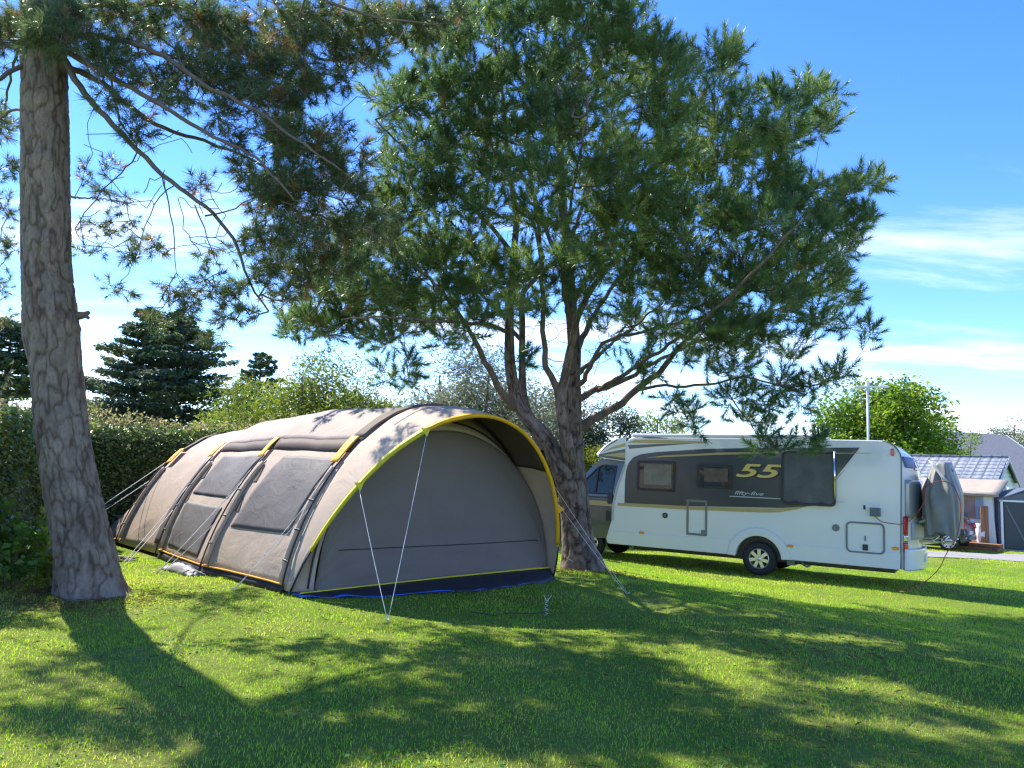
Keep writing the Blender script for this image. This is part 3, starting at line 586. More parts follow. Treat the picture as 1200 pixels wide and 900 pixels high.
D2 = [(500,50,32),(545,40,35),(600,25,40),(650,10,42),(700,20,42),(745,35,40),(650,-30,40),(700,-30,30),(600,-22,26),(550,0,26),(785,72,36),(838,78,32),(853,55,12),(808,60,12),
 (438,108,14),(468,110,28),(500,110,40),(450,142,20),(540,110,45),(590,90,45),(640,80,45),(690,80,45),(740,90,45),
 (790,122,42),(838,132,38),(888,108,18),(915,115,20),(948,112,26),(973,112,12),(962,145,26),(920,160,32),(880,168,40),
 (830,190,45),(780,180,45),(900,220,42),(945,232,38),(985,222,20),(1012,215,16),(1034,214,10),(985,252,32),(1012,258,16),(945,282,42),(890,270,45),(840,250,45),(995,292,20),
 (860,320,40),(905,330,38),(955,328,36),(985,345,22),(1000,382,12),(1020,391,8),(960,370,20),(928,366,22),(938,402,13),(924,418,9),(888,380,26),(850,370,30),
 (875,440,13),(910,450,16),(938,455,16),(965,450,16),(985,441,9),(900,480,18),(878,488,16),(930,480,13),(858,464,12),(905,508,15),(920,528,13),(945,522,10),(960,520,7),(892,524,9),(793,470,11),(815,500,7),(800,484,7),
 (700,150,50),(650,140,45),(600,150,45),(550,160,45),(510,170,35),(470,190,28),(730,200,45),(680,210,38),(760,240,40),(790,260,40),(720,260,30),(800,305,36),(760,295,26),(640,200,32),(590,200,30),(540,210,38),(560,250,30),(500,230,38),(460,240,32),
 (420,290,42),(470,290,42),(520,290,36),(555,300,24),(382,330,36),(430,340,38),(478,340,38),(350,370,24),(390,385,20),(338,392,14),(430,388,20),(470,378,22),(528,350,26),(560,340,20),(520,400,8),(475,430,12),(450,440,10),(480,455,9),(500,385,12),(600,330,16),(545,395,8),
 (610,360,14),(650,330,14),(700,325,20),(740,335,20),(780,348,24),(700,380,10),(720,398,10),(740,430,9),(780,398,11),(830,405,15),(680,300,20),(620,290,14),(615,420,11),(665,330,14),(760,445,8),(845,440,10)]
def depth2(u, v):
    X = (u - 672) / F * 13.6 - .9; d = math.sqrt(max(0, 4.9 ** 2 - X * X)) * .62
    return d
D2 += [(575, 310, 26), (620, 320, 22), (660, 300, 24), (700, 290, 26), (745, 310, 28), (785, 325, 30), (820, 345, 30), (640, 360, 18), (690, 355, 20), (735, 370, 20), (775, 385, 18), (820, 385, 24), (860, 395, 22), (895, 405, 18), (590, 370, 16), (560, 375, 18), (530, 380, 18), (500, 365, 22), (460, 355, 26), (410, 365, 24), (370, 380, 20), (450, 400, 16), (540, 330, 28), (510, 310, 30), (610, 250, 26), (650, 260, 26), (700, 250, 28), (835, 425, 14), (800, 425, 12), (870, 425, 14), (760, 415, 12), (850, 465, 14), (880, 470, 16), (925, 440, 14)]
cl2 = []
for u, v, r in D2:
    if v > 440 and u > 780: cl2.append((u, v, r, 12.7 + RNG.normal(0, .1))); continue
    if r < 15: cl2.append((u, v, r, 12.9 + RNG.normal(0, .8))); continue
    d = depth2(u, v); low = v > 290
    for s_ in ((-.85, .75) if not low else (-.6, .7)):
        Y = 13.4 + d * s_ + RNG.normal(0, .3); cl2.append((u, v, r, Y))
tips2 = fill(cl2, 17, None, .0)
hid2 = [(660, -70, 45, 13.4), (640, -30, 40, 15), (700, -30, 40, 12)]
tips2 = np.concatenate([tips2, fill(hid2, 22, None)])
pine_foliage(sk2, tips2, 0, NEEDLE2, root2, org2, TEMP2, 3, 1.12, .012, .55, .18, .0, .38, bare=np.array([at(RNG.uniform(470, 850), RNG.uniform(250, 440), RNG.uniform(11.6, 15.6)) for _ in range(520)]))
#@@TENT
# ------------------------------------------------------------------ tunnel tent
CANVAS = pmat('tent_canvas_beige', (.56, .45, .345), .75, var=.06, scale=3, bumpk=.12, bscale=14, spec=.25, trans=.22)
ROOFC = pmat('tent_roof_canvas', (.40, .325, .27), .75, var=.05, scale=3, bumpk=.12, bscale=12, spec=.25, trans=.16)
BROWN = pmat('tent_dark_brown_panel', (.15, .11, .085), .7, var=.08, scale=4, bumpk=.1, bscale=20, spec=.3, trans=.3)
GREYP = pmat('tent_grey_panel', (.13, .118, .11), .7, var=.07, scale=2, bumpk=.2, bscale=9, spec=.3, trans=.06)
GREYF = pmat('tent_grey_front', (.19, .158, .136), .8, var=.06, scale=1.5, bumpk=.25, bscale=7, spec=.2, trans=.10)
YEL = pmat('tent_yellow_trim', (.85, .44, .008), .55, var=.05, spec=.4, trans=.2)
YEL2 = pmat('tent_lime_trim', (.66, .60, .03), .55, var=.05, spec=.4, trans=.2)
BLK = pmat('black_webbing', (.02, .02, .022), .6, var=.1)
MUD = pmat('tent_black_mud_skirt', (.018, .020, .028), .55, var=.2, scale=8, bumpk=.3, bscale=12, spec=.4)
BLUE = pmat('blue_tarpaulin', (.02, .12, .55), .4, var=.15, scale=8, bumpk=.4, bscale=14)
ROPE = pmat('pale_guy_rope', (.62, .62, .60), .6, var=.3, scale=60)
STEEL = pmat('bright_steel', (.62, .62, .60), .3, 1.0, var=.05)
torg = np.array([-2.6, 12.3, 0.0]); troot = tag(empty('tent', torg), 'large beige and grey tunnel tent with yellow trim and arched front, ropes pegged out', 'tent')
def nv(a): a = np.asarray(a, float); return a / np.linalg.norm(a)
HO = [  # left foot, width direction, width, height, exponent
    ((-7.55, 14.62), (.70, .714), 3.0, .95, .9), ((-6.93, 14.0), (.70, .714), 3.6, 2.12, .9), ((-5.66, 12.80), (.714, .70), 4.0, 2.34, .9), ((-4.27, 11.11), (.745, .667), 4.1, 2.46, .95), ((-2.64, 9.58), (.79, .613), 4.12, 2.47, 1.0)]
def hoop(s, ph, off=0.0):
    """s: 0..4 along the tent (fractional between hoops), ph 0..pi from the left foot over to the right"""
    s = min(max(s, 0), 4); i = min(int(s), 3); f = s - i; out = []
    for k in (i, i + 1):
        Lk, d, w, h, e = HO[k]; d = nv(d); r = off
        t = w / 2 * (1 - math.cos(ph)) - r * math.cos(ph); z = h * max(math.sin(ph), 0) ** e + r * math.sin(ph)
        t += (.15 if k == 4 else .30 if k else .2) * 2 * math.sin(ph) * math.cos(ph)
        out.append(np.array([Lk[0] + d[0] * t, Lk[1] + d[1] * t, z]))
    return out[0] * (1 - f) + out[1] * f
def skin(s, ph, off=0.0, sag=.05):
    f = s - math.floor(s) if s < 4 else 0
    q = -sag * math.sin(math.pi * f) ** .8 * math.sin(ph) ** .5 if sag else 0
    p = hoop(s, ph, off + q)
    w = .011 * float(vnoise(np.array([s * 3.1 + ph * 2, ph * 5 - s * 1.5, 1.7]), 3)) + .006 * float(vnoise(np.array([s * 9 - ph * 6, ph * 11 + s * 4, 4.2]), 8)) + .005 * math.sin(26 * (ph * .7 + s * .55) + 3 * float(vnoise(np.array([s * 2, ph * 2, .3]), 5))) * abs(math.sin(math.pi * f))
    n = nv(np.array([-math.cos(ph) * nv(HO[min(int(s), 4)][1])[0], -math.cos(ph) * nv(HO[min(int(s), 4)][1])[1], math.sin(ph) + .05]))
    return p + n * w - torg + np.array([0, 0, G(p[0], p[1]) * (1 if p[2] < .4 else 0)])
D2R = math.pi / 180
def creased(m, sc, st):
    nt = m.node_tree; b = [n for n in nt.nodes if n.type == 'BSDF_PRINCIPLED'][0]; tc = N(nt, 'TexCoord'); mp = N(nt, 'Mapping'); mp.inputs['Rotation'].default_value = (.5, .3, .9); mp.inputs['Scale'].default_value = st; nt.links.new(tc.outputs['Object'], mp.inputs[0])
    nz = N(nt, 'TexNoise', Scale=sc, Detail=4.0, Roughness=.55, Distortion=1.2); nt.links.new(mp.outputs[0], nz.inputs['Vector']); ab = N(nt, 'Math', operation='SUBTRACT'); nt.links.new(nz.outputs[0], ab.inputs[0]); ab.inputs[1].default_value = .5; a2 = N(nt, 'Math', operation='ABSOLUTE'); nt.links.new(ab.outputs[0], a2.inputs[0])
    bp = N(nt, 'Bump', Strength=.34, Distance=.06); nt.links.new(a2.outputs[0], bp.inputs['Height']); old = b.inputs['Normal'].links[0].from_node; nt.links.new(old.outputs[0], bp.inputs['Normal']); nt.links.new(bp.outputs[0], b.inputs['Normal'])
for m_, sc_, st_ in ((CANVAS, 2.0, (1, .3, 1)), (ROOFC, 1.6, (.4, 1, 1)), (GREYP, 2.4, (1, .25, 1)), (GREYF, 1.8, (.4, .5, 1.6))): creased(m_, sc_, st_)
def panel(name, mat, s0, s1, p0, p1, off=0, sag=.05, ns=None, npz=None, corners=None, solid=.004, parent=troot):
    ns = ns or max(6, int((s1 - s0) * 22)); npz = npz or max(8, int((p1 - p0) / 3)); P = []
    for i in range(ns + 1):
        row = []
        for j in range(npz + 1):
            a, b = i / ns, j / npz
            if corners: # (s,ph) of lower-rear, lower-front, upper-rear, upper-front
                c = corners; s = (1 - b) * ((1 - a) * c[0][0] + a * c[1][0]) + b * ((1 - a) * c[2][0] + a * c[3][0]); ph = (1 - b) * ((1 - a) * c[0][1] + a * c[1][1]) + b * ((1 - a) * c[2][1] + a * c[3][1])
            else: s = s0 + (s1 - s0) * a; ph = p0 + (p1 - p0) * b
            row.append(skin(s, ph * D2R, off, sag))
        P.append(row)
    return MB().grid(P).build(name, mat, parent, smooth=True, solid=solid)
panel('rear_panel', CANVAS, 0, 1, 1, 179, sag=.03)
for s_ in (1, 2, 3): panel('side_panel', CANVAS, s_, s_ + .999, 1, 179, sag=.03)
# rear end closing
MB().grid([[skin(0, k * D2R) * (1 - q) + (np.array([-6.75, 15.95, .02]) - torg) * q for k in range(0, 181, 6)] for q in (0, .5, 1)]).build('rear_wall', GREYP, troot, smooth=True, solid=.004)
# roof cap over the front three hoops, its brown eave hanging proud of the walls
panel('roof', ROOFC, 2.0, 3.999, 51, 129, .035, sag=.012, ns=50, npz=30)
for s0, s1 in ((2.0, 2.999), (3.0, 3.97)):
    P = [];
    for k in range(21):
        s = s0 + (s1 - s0) * k / 20; a = skin(s, 51 * D2R, .04, .012); b = skin(s, 46.0 * D2R, .012, .05); P.append([a, a * .5 + b * .5 + np.array([-.004, -.004, 0]), b])
    MB().grid(P).build('eave', BROWN, troot, smooth=True, solid=.004)
# window panels in the side
panel('window_panel', GREYP, 0, 0, 0, 0, .012, .03, 24, 16, [(2.13, 24), (2.86, 24), (2.17, 43.5), (2.92, 43.5)])
panel('window_panel', GREYP, 0, 0, 0, 0, .012, .03, 24, 14, [(2.13, 4.5), (2.83, 4), (2.13, 20.5), (2.86, 20.5)])
panel('window_panel', GREYP, 0, 0, 0, 0, .012, .03, 26, 20, [(3.13, 15), (3.84, 16.5), (3.22, 43.5), (3.88, 43.5)])
panel('window_panel', GREYP, 0, 0, 0, 0, .012, .03, 20, 20, [(1.84, 4), (1.94, 4), (1.86, 41), (1.96, 41)])
# grey sleeve over the front hoop, brown strip on the rear hoop
panel('hoop_sleeve', BROWN, 3.88, 3.998, 52, 128, .045, 0, 4, 40)
panel('hoop_sleeve', BROWN, 1.0, 1.09, 53, 130, .02, 0, 3, 30)
# yellow tabs low on each hoop
for s_, w_, a0, a1 in ((1.0, .10, 42, 53), (1.985, .085, 42, 52), (2.985, .08, 41, 51.5), (3.965, .085, 40.5, 52)):
    for pa, pb in ((a0, a1), (180 - a1, 180 - a0)):
        panel('yellow_tab', YEL, s_ - (w_ if s_ > 1 else 0), s_ + (0 if s_ > 1 else w_), pa, pb, .055, 0, 3, 8, solid=.006)
# poles, their sleeves and clips, dark vents
for s_ in (1.0, 2.0, 3.0, 3.985):
    for m_ in (0, 1):
        pole = [hoop(s_, (180 - k if m_ else k) * D2R, .055) - torg for k in range(0, 43, 3)]
        MB().tube(pole, .012, 8).build('pole', BLK, troot, smooth=True)
        slv = [skin(s_ + (.045 if s_ < 3.5 else -.05), (180 - k if m_ else k) * D2R, .03, 0) for k in range(3, 40, 3)]
        MB().tube(slv, [.03 if s_ > .5 else .02] * len(slv), 9).build('pole_sleeve', CANVAS, troot, smooth=True)
        for k in (9, 18, 27):
            c = MB(); a = hoop(s_, (180 - k if m_ else k) * D2R, .055) - torg; b = skin(s_ + (.05 if s_ < 3.5 else -.055), (180 - k if m_ else k) * D2R, .055, 0)
            c.tube([a, b], .013, 7); c.build('clip', BLK, troot)
    if s_ > 1.5:
        q = s_ + (.075 if s_ < 3.5 else -.09)
        for pa in (20, 31):
            P3 = [skin(q, pa * D2R, .012, .03), skin(q + (.05 if s_ < 3.5 else -.05), (pa + .3) * D2R, .012, .03), skin(q + .005, (pa + 6.5) * D2R, .012, .03)]
            t = MB(); t.add(P3, [(0, 1, 2)]); t.build('vent_flap', BROWN, troot, solid=.004)
# canopy reaching forward of the front hoop
FWD = nv((.613, -.79, 0))
def lip(ph, q):
    """q 0 on the hoop, 1 on the yellow edge"""
    p = hoop(4, ph, .015); s = math.sin(ph); f = .05 + 1.09 * s ** .9 + .148 * max(0, -math.cos(ph)) * (1 - s); d = nv(HO[4][1])
    e = p + FWD * f + np.array([d[0], d[1], 0]) * (-.02 * -math.cos(ph)); e[2] *= 1 - .067 * s
    r = p * (1 - q) + e * q; r[2] += .035 * math.sin(math.pi * q) * s
    w = .008 * float(vnoise(np.array([ph * 6, q * 4, 2.2]), 6)); r[2] += w
    return r - torg + np.array([0, 0, G(r[0], r[1]) * (1 if r[2] < .5 else 0)])
MB().grid([[lip(ph * D2R, q / 8) for q in range(9)] for ph in range(1, 180, 2)]).build('canopy', CANVAS, troot, smooth=True, solid=.005)
MB().grid([[lip(ph * D2R, .06 + .86 * q / 6) - np.array([0, 0, .012]) + np.array([-.008, 0, 0]) for q in range(7)] for ph in range(97, 139, 2)]).build('canopy_lining', BROWN, troot, smooth=True, solid=.004)
def edge_ribbon(name, mat, a0, a1, w0, w1):
    P = []
    for k in range(int(a0), int(a1) + 1, 2):
        ph = k * D2R; f = (k - a0) / (a1 - a0); w = w0 + (w1 - w0) * f; e = lip(ph, 1); i_ = lip(ph, 1 - w / .6); c = hoop(4, math.pi / 2, 0) * np.array([1, 1, 0]) - torg + np.array([0, 0, .6]); inn = nv(c - e)
        P.append([i_ + np.array([0, 0, .006]), e + FWD * .012 + np.array([0, 0, .004]), e + FWD * .014 + inn * w * .8])
    return MB().grid(P).build(name, mat, troot, smooth=True, solid=.006)
edge_ribbon('edge_binding', YEL2, 13, 63, .035, .05); edge_ribbon('edge_binding', YEL, 63, 168, .045, .075)
MB().tube([lip(k * D2R, 1) + FWD * .015 for k in (13, 9, 5, 1)], .012, 7).build('edge_strap', BLK, troot, smooth=True)
MB().tube([lip(k * D2R, 1) for k in (168, 172, 176, 179)], .012, 7).build('edge_strap', BLK, troot, smooth=True)
# front wall : grey arch set in a beige frame
A3 = np.array([-2.42, 9.56, 0]); B3 = np.array([.60, 11.98, 0]); fd = nv(B3 - A3); FWID = np.linalg.norm(B3 - A3)
def arch(ph, k):
    """k 0 at the hoop, 1 on the grey arch"""
    h = hoop(4, ph, -.01) + FWD * .02
    t = .06 + (FWID - .12) * (1 - math.cos(ph)) / 2 + .10 * math.sin(ph) * 0; z = 2.14 * max(math.sin(ph), 0) ** .92
    g_ = A3 + fd * (t + .04) + FWD * (.05 + .03 * math.sin(ph)); g_[2] = z
    r = h * (1 - k) + g_ * k; return r - torg
MB().grid([[arch(ph * D2R, k / 4) for k in range(5)] for ph in range(1, 180, 2)]).build('front_frame', CANVAS, troot, smooth=True, solid=.004)
def frontwall(a, b):
    """a 0..1 left to right, b 0..1 ground to arch"""
    ph = math.acos(1 - 2 * min(max(a, .0005), .9995)); top = arch(ph, 1.02) + torg; z = top[2] * b; p = top.copy(); p[2] = z
    w = .03 * float(vnoise(np.array([a * 4 + b * 2, b * 3, 3.3]), 4)) + .012 * abs(float(vnoise(np.array([a * 7 + b * 9, b * 3 - a * 4, 8.3]), 24))) + .008 * float(vnoise(np.array([a * 9 - b * 5, b * 16, 6.3]), 14)) + .006 * math.sin(b * 34 + a * 9 + 4 * float(vnoise(np.array([a * 3, b * 3, 9.]), 2))) * (1 - b)
    return p + FWD * (w + .012) - torg
MB().grid([[frontwall(a / 60, b / 40) for b in range(41)] for a in range(61)]).build('front_wall', GREYF, troot, smooth=True, solid=.003)
MB().tube([frontwall(a / 40, (.545 + .05 * a / 40) / max(frontwall(a / 40, 1)[2], .56)) + FWD * .008 for a in range(3, 39)], .006, 6).build('seam', BLK, troot, smooth=True)
MB().tube([arch(ph * D2R, .62) + FWD * .02 for ph in range(92, 140, 2)], .013, 6).build('zip', BLK, troot, smooth=True)
MB().tube([arch(ph * D2R, .72) + FWD * .03 for ph in range(2, 34, 2)], .013, 6).build('zip', BLK, troot, smooth=True)
def sill(a, k):
    """mud skirt: k 0 at the yellow piping, 1 on the ground"""
    p = A3 + fd * FWID * (-.02 + 1.045 * a); p = p + FWD * (.06 + .10 * math.sin(math.pi * a)); up = p.copy(); up[2] = .05 + .13 * a + .03 * math.sin(math.pi * a)
    dn = p + FWD * (.10 + .30 * math.sin(math.pi * min(1, a * 1.0)) ** .7); dn[2] = G(dn[0], dn[1]) + .012
    r = up * (1 - k) + dn * k; r[2] += .008 * math.sin(a * 40) * k; return r - torg
MB().grid([[sill(a / 50, k / 4) for k in range(5)] for a in range(51)]).build('mud_skirt', MUD, troot, smooth=True, solid=.004)
MB().tube([sill(a / 40, 0) + FWD * .006 for a in range(41)], .013, 7).build('sill_piping', YEL2, troot, smooth=True)
for s0, s1 in ((0.05, .98), (2.0, 2.98), (3.0, 3.97)):
    MB().tube([skin(s0 + (s1 - s0) * k / 16, 2.4 * D2R, .02, .06) for k in range(17)], .012, 7).build('sill_piping', YEL, troot, smooth=True)
    MB().grid([[skin(s0 + (s1 - s0) * k / 16, 2.2 * D2R, .015, .06), skin(s0 + (s1 - s0) * k / 16, .4 * D2R, .025, .06) - np.array([0, 0, .02])] for k in range(17)]).build('mud_skirt', MUD, troot, smooth=True, solid=.004)
# guy ropes with their pegs
def guy(a, b, r=.0045, slack=0.02):
    a = np.asarray(a, float); b = np.asarray(b, float); P = [a + (b - a) * k / 10 - np.array([0, 0, slack * math.sin(math.pi * k / 10)]) - torg for k in range(11)]
    o = MB().tube(P, r, 6).build('guy_rope', ROPE, troot, smooth=True)
    d = nv((b - a) * np.array([1, 1, 0])); pg = MB(); q = b - torg
    pg.tube([q + np.array([0, 0, -.05]) - d * .02, q + np.array([0, 0, .02]), q + np.array([0, 0, .035]) + d * .012, q + np.array([0, 0, .02]) + d * .03], .004, 6).build('peg', STEEL, troot, smooth=True)
lp = lambda k, q=1: lip(k * D2R, q) + torg
def tabs(p):
    m = MB(); p = p - torg; m.add([p + np.array([-.05, -.02, .03]), p + np.array([.06, .02, .035]), p + FWD * .03 + np.array([.01, 0, -.075])], [(0, 1, 2)]); m.build('rope_tab', YEL2, troot, solid=.008)
g0 = ground(451, 729)
for k in (35, 62): tabs(lp(k)); guy(lp(k) - np.array([0, 0, .06]) + FWD * .03, g0 + np.array([.03 if k > 30 else -.03, 0, 0]), .0036)
gR = ground(735, 697); guy(lp(150), gR, .0028); guy(lp(143), gR + np.array([.02, .03, 0]), .0025); m_ = MB(); p_ = lp(153) - torg; m_.add([p_ + np.array([0, 0, .07]), p_ + np.array([0, 0, -.07]), p_ + np.array([.10, .02, 0])], [(0, 1, 2)]); m_.build('rope_tab', YEL, troot, solid=.008)
guy(lp(169), ground(682, 664), .004)
gl = ground(182, 673); guy(hoop(3, 30 * D2R, .06), gl, .005); guy(hoop(3, 17 * D2R, .06), gl + np.array([.05, .02, 0]), .0045); guy(hoop(3, 36 * D2R, .06), gl + np.array([0, .05, 0]), .0045)
g2_ = ground(272, 692); guy(hoop(3.985, 24 * D2R, .06), g2_, .0035); guy(hoop(3.985, 34 * D2R, .06), g2_ + np.array([.03, 0, 0]), .0035)
gb = np.array([-7.55, 12.4, 0]); guy(hoop(1, 42 * D2R, .06), gb, .007); guy(hoop(1, 30 * D2R, .06), gb + np.array([.06, .1, 0]), .007)
g5 = ground(137, 668); guy(hoop(2, 26 * D2R, .06), g5, .004); guy(hoop(2, 16 * D2R, .06), g5 + np.array([.04, .03, 0]), .004)
# blue groundsheet under the tent, showing along the front
def gs(a, k):
    p = A3 + fd * FWID * (-.03 + 1.03 * a) + FWD * (-.6 + .6 * k + k * (.20 + .34 * math.sin(math.pi * min(1, a)) ** .7)); 
    p[2] = G(p[0], p[1]) + (.006 + .012 * (1 + math.sin(a * 37 + 3 * math.sin(a * 9))) * k); return p
tag(MB().grid([[gs(a / 70, k / 6) for k in range(7)] for a in range(71)]).build('groundsheet', BLUE, smooth=True, solid=.004), 'crumpled blue tarpaulin edge lying on the grass under the front of the tent', 'groundsheet')
# grey folded cloth lying at the side of the tent
fc = MB(); P = []
c0 = ground(247, 675)
for i in range(25):
    row = []
    for j in range(13):
        a, b = i / 24, j / 12; p = np.array([-4.95, 11.62, 0]) + a * np.array([.72, -.70, 0]) * 1.05 + b * np.array([.62, .70, 0]) * .30 - np.array([.12, .1, 0])
        p[2] = G(p[0], p[1]) + .01 + .09 * (math.sin(math.pi * a) * math.sin(math.pi * b)) ** .6 * (1 + .5 * float(vnoise(np.array([a * 9, b * 6, 2.]), 5))) + .02 * float(vnoise(np.array([a * 20, b * 12, 7.]), 6)) * math.sin(math.pi * b); row.append(p)
    P.append(row)
tag(fc.grid(P).build('folded_cloth', pmat('grey_cloth', (.16, .16, .165), .6, var=.15, scale=12, bumpk=.3), smooth=True, solid=.004), 'crumpled grey cloth bundle on the grass against the side of the tent', 'cloth')
# loop of black cord on the grass near the trunk
q = ground(165, 678); cb = MB(); R_ = np.random.default_rng(4); P = []
for k in range(90):
    a = k * .42; r_ = .22 + .10 * math.sin(k * .37); P.append([-6.05 + .42 * math.cos(a) * (r_ / .3) + .05 * math.sin(k), 12.05 + .3 * math.sin(a) * (r_ / .3), G(-6.05, 12.05) + .05 + .015 * math.sin(k * 1.7)])
tag(MB().tube(catmull(P, .05), .007, 6).build('cord', BLK, smooth=True), 'tangled black cord lying in the grass beside the tent behind the big trunk', 'cord')
# wire hook with a black line on the lawn
hk = ground(640, 722); hroot = tag(empty('ground_anchor', hk), 'small white wire ground anchor with a triangular loop standing in the lawn before the tent', 'anchor')
h_ = MB(); h_.tube([(0, 0, .16), (-.035, 0, .235), (.05, 0, .225), (0, 0, .16)], .006, 7, closed=False); h_.build('handle', ROPE, hroot, smooth=True)
MB().tube([(.02 * math.cos(k * 1.1), .02 * math.sin(k * 1.1), .16 - k * .008) for k in range(24)], .005, 6).build('spiral', STEEL, hroot, smooth=True)
P = [hk - hk + np.array([0, 0, .05])] + [np.array(ground(u, v)) - hk + np.array([0, 0, .045]) for u, v in ((620, 724), (600, 723), (580, 726), (565, 724), (552, 722))]
MB().tube(catmull(P, .05), .006, 6).build('line', BLK, hroot, smooth=True)
#@@MOTORHOME
# ------------------------------------------------------------------ motorhome
# local frame: x forward along the body, y toward the photographer (side wall at y=0), z up; origin under the rear wheel
_d = ray(-850, 495); AX = nv((_d[0], _d[1], 0)); NRM = np.array([AX[1], -AX[0], 0]); NRM = NRM if NRM @ (CAM - at(890, 675, 16.8)) > 0 else -NRM
W0 = np.array([5.44, 16.77, -.40])
MRZ = math.atan2(AX[1], AX[0])
def sz(u, v, y=0.0):
    d = ray(u, v); p0 = W0 + NRM * y; p = CAM + d * ((p0 - CAM) @ NRM / (d @ NRM)); return ((p - W0) @ AX, p[2] - W0[2])
def SZ(L_): return [sz(u, v) for u, v in L_]
mroot = tag(empty('motorhome', W0, MRZ), 'white and dark grey motorhome with gold stripes and large 55, parked on the lawn', 'motorhome')
WHITE = pmat('motorhome_white_paint', (.67, .685, .68), .28, var=.02, scale=2, spec=.5, coat=.5)
DGREY = pmat('motorhome_dark_grey_graphic', (.034, .046, .048), .3, var=.06, scale=3, spec=.5, coat=.4)
CABP = pmat('cab_metallic_grey_paint', (.075, .095, .095), .3, .35, var=.05, scale=3, coat=.7)
GOLD = pmat('gold_stripe', (.42, .34, .14), .38, .3, var=.05)
GOLD2 = pmat('gold_lettering', (.62, .47, .13), .35, .3, var=.05)
GREYT = pmat('grey_plastic_trim', (.16, .17, .17), .5, var=.08)
RUB = pmat('black_rubber', (.018, .018, .019), .75, var=.2, scale=30, bumpk=.2)
BLKP = pmat('black_plastic', (.022, .022, .024), .45, var=.1)
ALLOY = pmat('silver_alloy', (.72, .70, .62), .3, .7, var=.05)
ORNG = pmat('amber_lens', (.75, .28, .02), .25, var=.1, coat=.5)
REDL = pmat('red_lens', (.55, .015, .012), .2, var=.15, scale=12, coat=.6)
CHROME = pmat('polished_metal', (.75, .76, .77), .12, 1.0, var=.03)
LGREY = pmat('light_grey_panel', (.42, .44, .44), .4, var=.04)
def glass(name, col, rough=.03, spec=.6, see=.0):
    m, nt, b, out = mat_base(name); b.inputs['Base Color'].default_value = c4(col); b.inputs['Roughness'].default_value = rough; b.inputs['Specular IOR Level'].default_value = spec
    b.inputs['Coat Weight'].default_value = .6; b.inputs['Coat Roughness'].default_value = .03
    tc = N(nt, 'TexCoord'); n = N(nt, 'TexNoise', Scale=2.2, Detail=2.0); nt.links.new(tc.outputs['Object'], n.inputs['Vector']); bp = N(nt, 'Bump', Strength=.04, Distance=.05); nt.links.new(n.outputs[0], bp.inputs['Height']); nt.links.new(bp.outputs[0], b.inputs['Normal'])
    if see:
        t = N(nt, 'BsdfTransparent'); t.inputs[0].default_value = (.75, .82, .78, 1); mx = N(nt, 'MixShader', Fac=see); nt.links.new(b.outputs[0], mx.inputs[1]); nt.links.new(t.outputs[0], mx.inputs[2]); nt.links.new(mx.outputs[0], out.inputs['Surface'])
    return m
GLASS = glass('tinted_window_glass', (.03, .034, .033)); GLASSC = glass('clear_cab_glass', (.02, .03, .03), see=.6)
MESHW = pmat('window_insect_screen', (.075, .08, .072), .35, var=.35, scale=3, spec=.4, col2=(.05, .055, .05))
BW = 2.25
def arc(cx_, cz_, r, a0, a1, n): return [(cx_ + r * math.cos(rad(a0 + (a1 - a0) * k / n)), cz_ + r * math.sin(rad(a0 + (a1 - a0) * k / n))) for k in range(n + 1)]
# body shell: side profile with wheel notch, carried across the width
zb = .40
prof = [(-2.72, zb)] + [(-2.74, 1.0), (-2.76, 1.9), (-2.77, 2.35)] + arc(-2.37, 2.53, .40, 180, 92, 10) + [(0, 2.945), (2.6, 2.945), (3.0, 2.93), (3.14, 2.84), (3.16, 2.45), (3.17, 2.30), (3.36, 1.75), (3.46, 1.30), (3.47, .95), (3.60, .52), (3.56, zb), (.66, zb)] + arc(.02, .36, .50, 5, 175, 16)[0:] + [(-.62, zb)]
prof = [p for p in prof if not (p[1] < zb - .001)]
def sec(y, ins):
    cx_, cz_ = .3, 1.6
    return lambda p: (p[0] - math.copysign(ins, p[0] - cx_) * (abs(p[0] - cx_) > 2.2), y, p[1] - ins * (p[1] > 2.6))
MB().prism(prof, sec(0, 0), sec(-BW, 0)).build('body', WHITE, mroot, bevel=.025, seg=3)
# skirt step along the sill
MB().prism([(-.60, zb + .0), (-2.71, zb), (-2.725, zb + .32), (-.56, zb + .32)], lambda p: (p[0], .012, p[1]), lambda p: (p[0], -.03, p[1])).build('skirt', WHITE, mroot, bevel=.008)
MB().prism([(.66, zb), (3.5, zb), (3.54, zb + .30), (.63, zb + .32)], lambda p: (p[0], .012, p[1]), lambda p: (p[0], -.03, p[1])).build('skirt', WHITE, mroot, bevel=.008)
# wheel arch lip
ao = arc(.02, .36, .66, 3, 177, 24); ai = arc(.02, .36, .485, 3, 177, 24)
MB().prism(ao + ai[::-1], lambda p: (p[0], .035, max(p[1], .36)), lambda p: (p[0], -.05, max(p[1], .36))).build('wheel_arch', WHITE, mroot, bevel=.015)
MB().box((.02, -1.12, .60), (1.0, 1.9, .5)).build('wheel_well', BLKP, mroot)
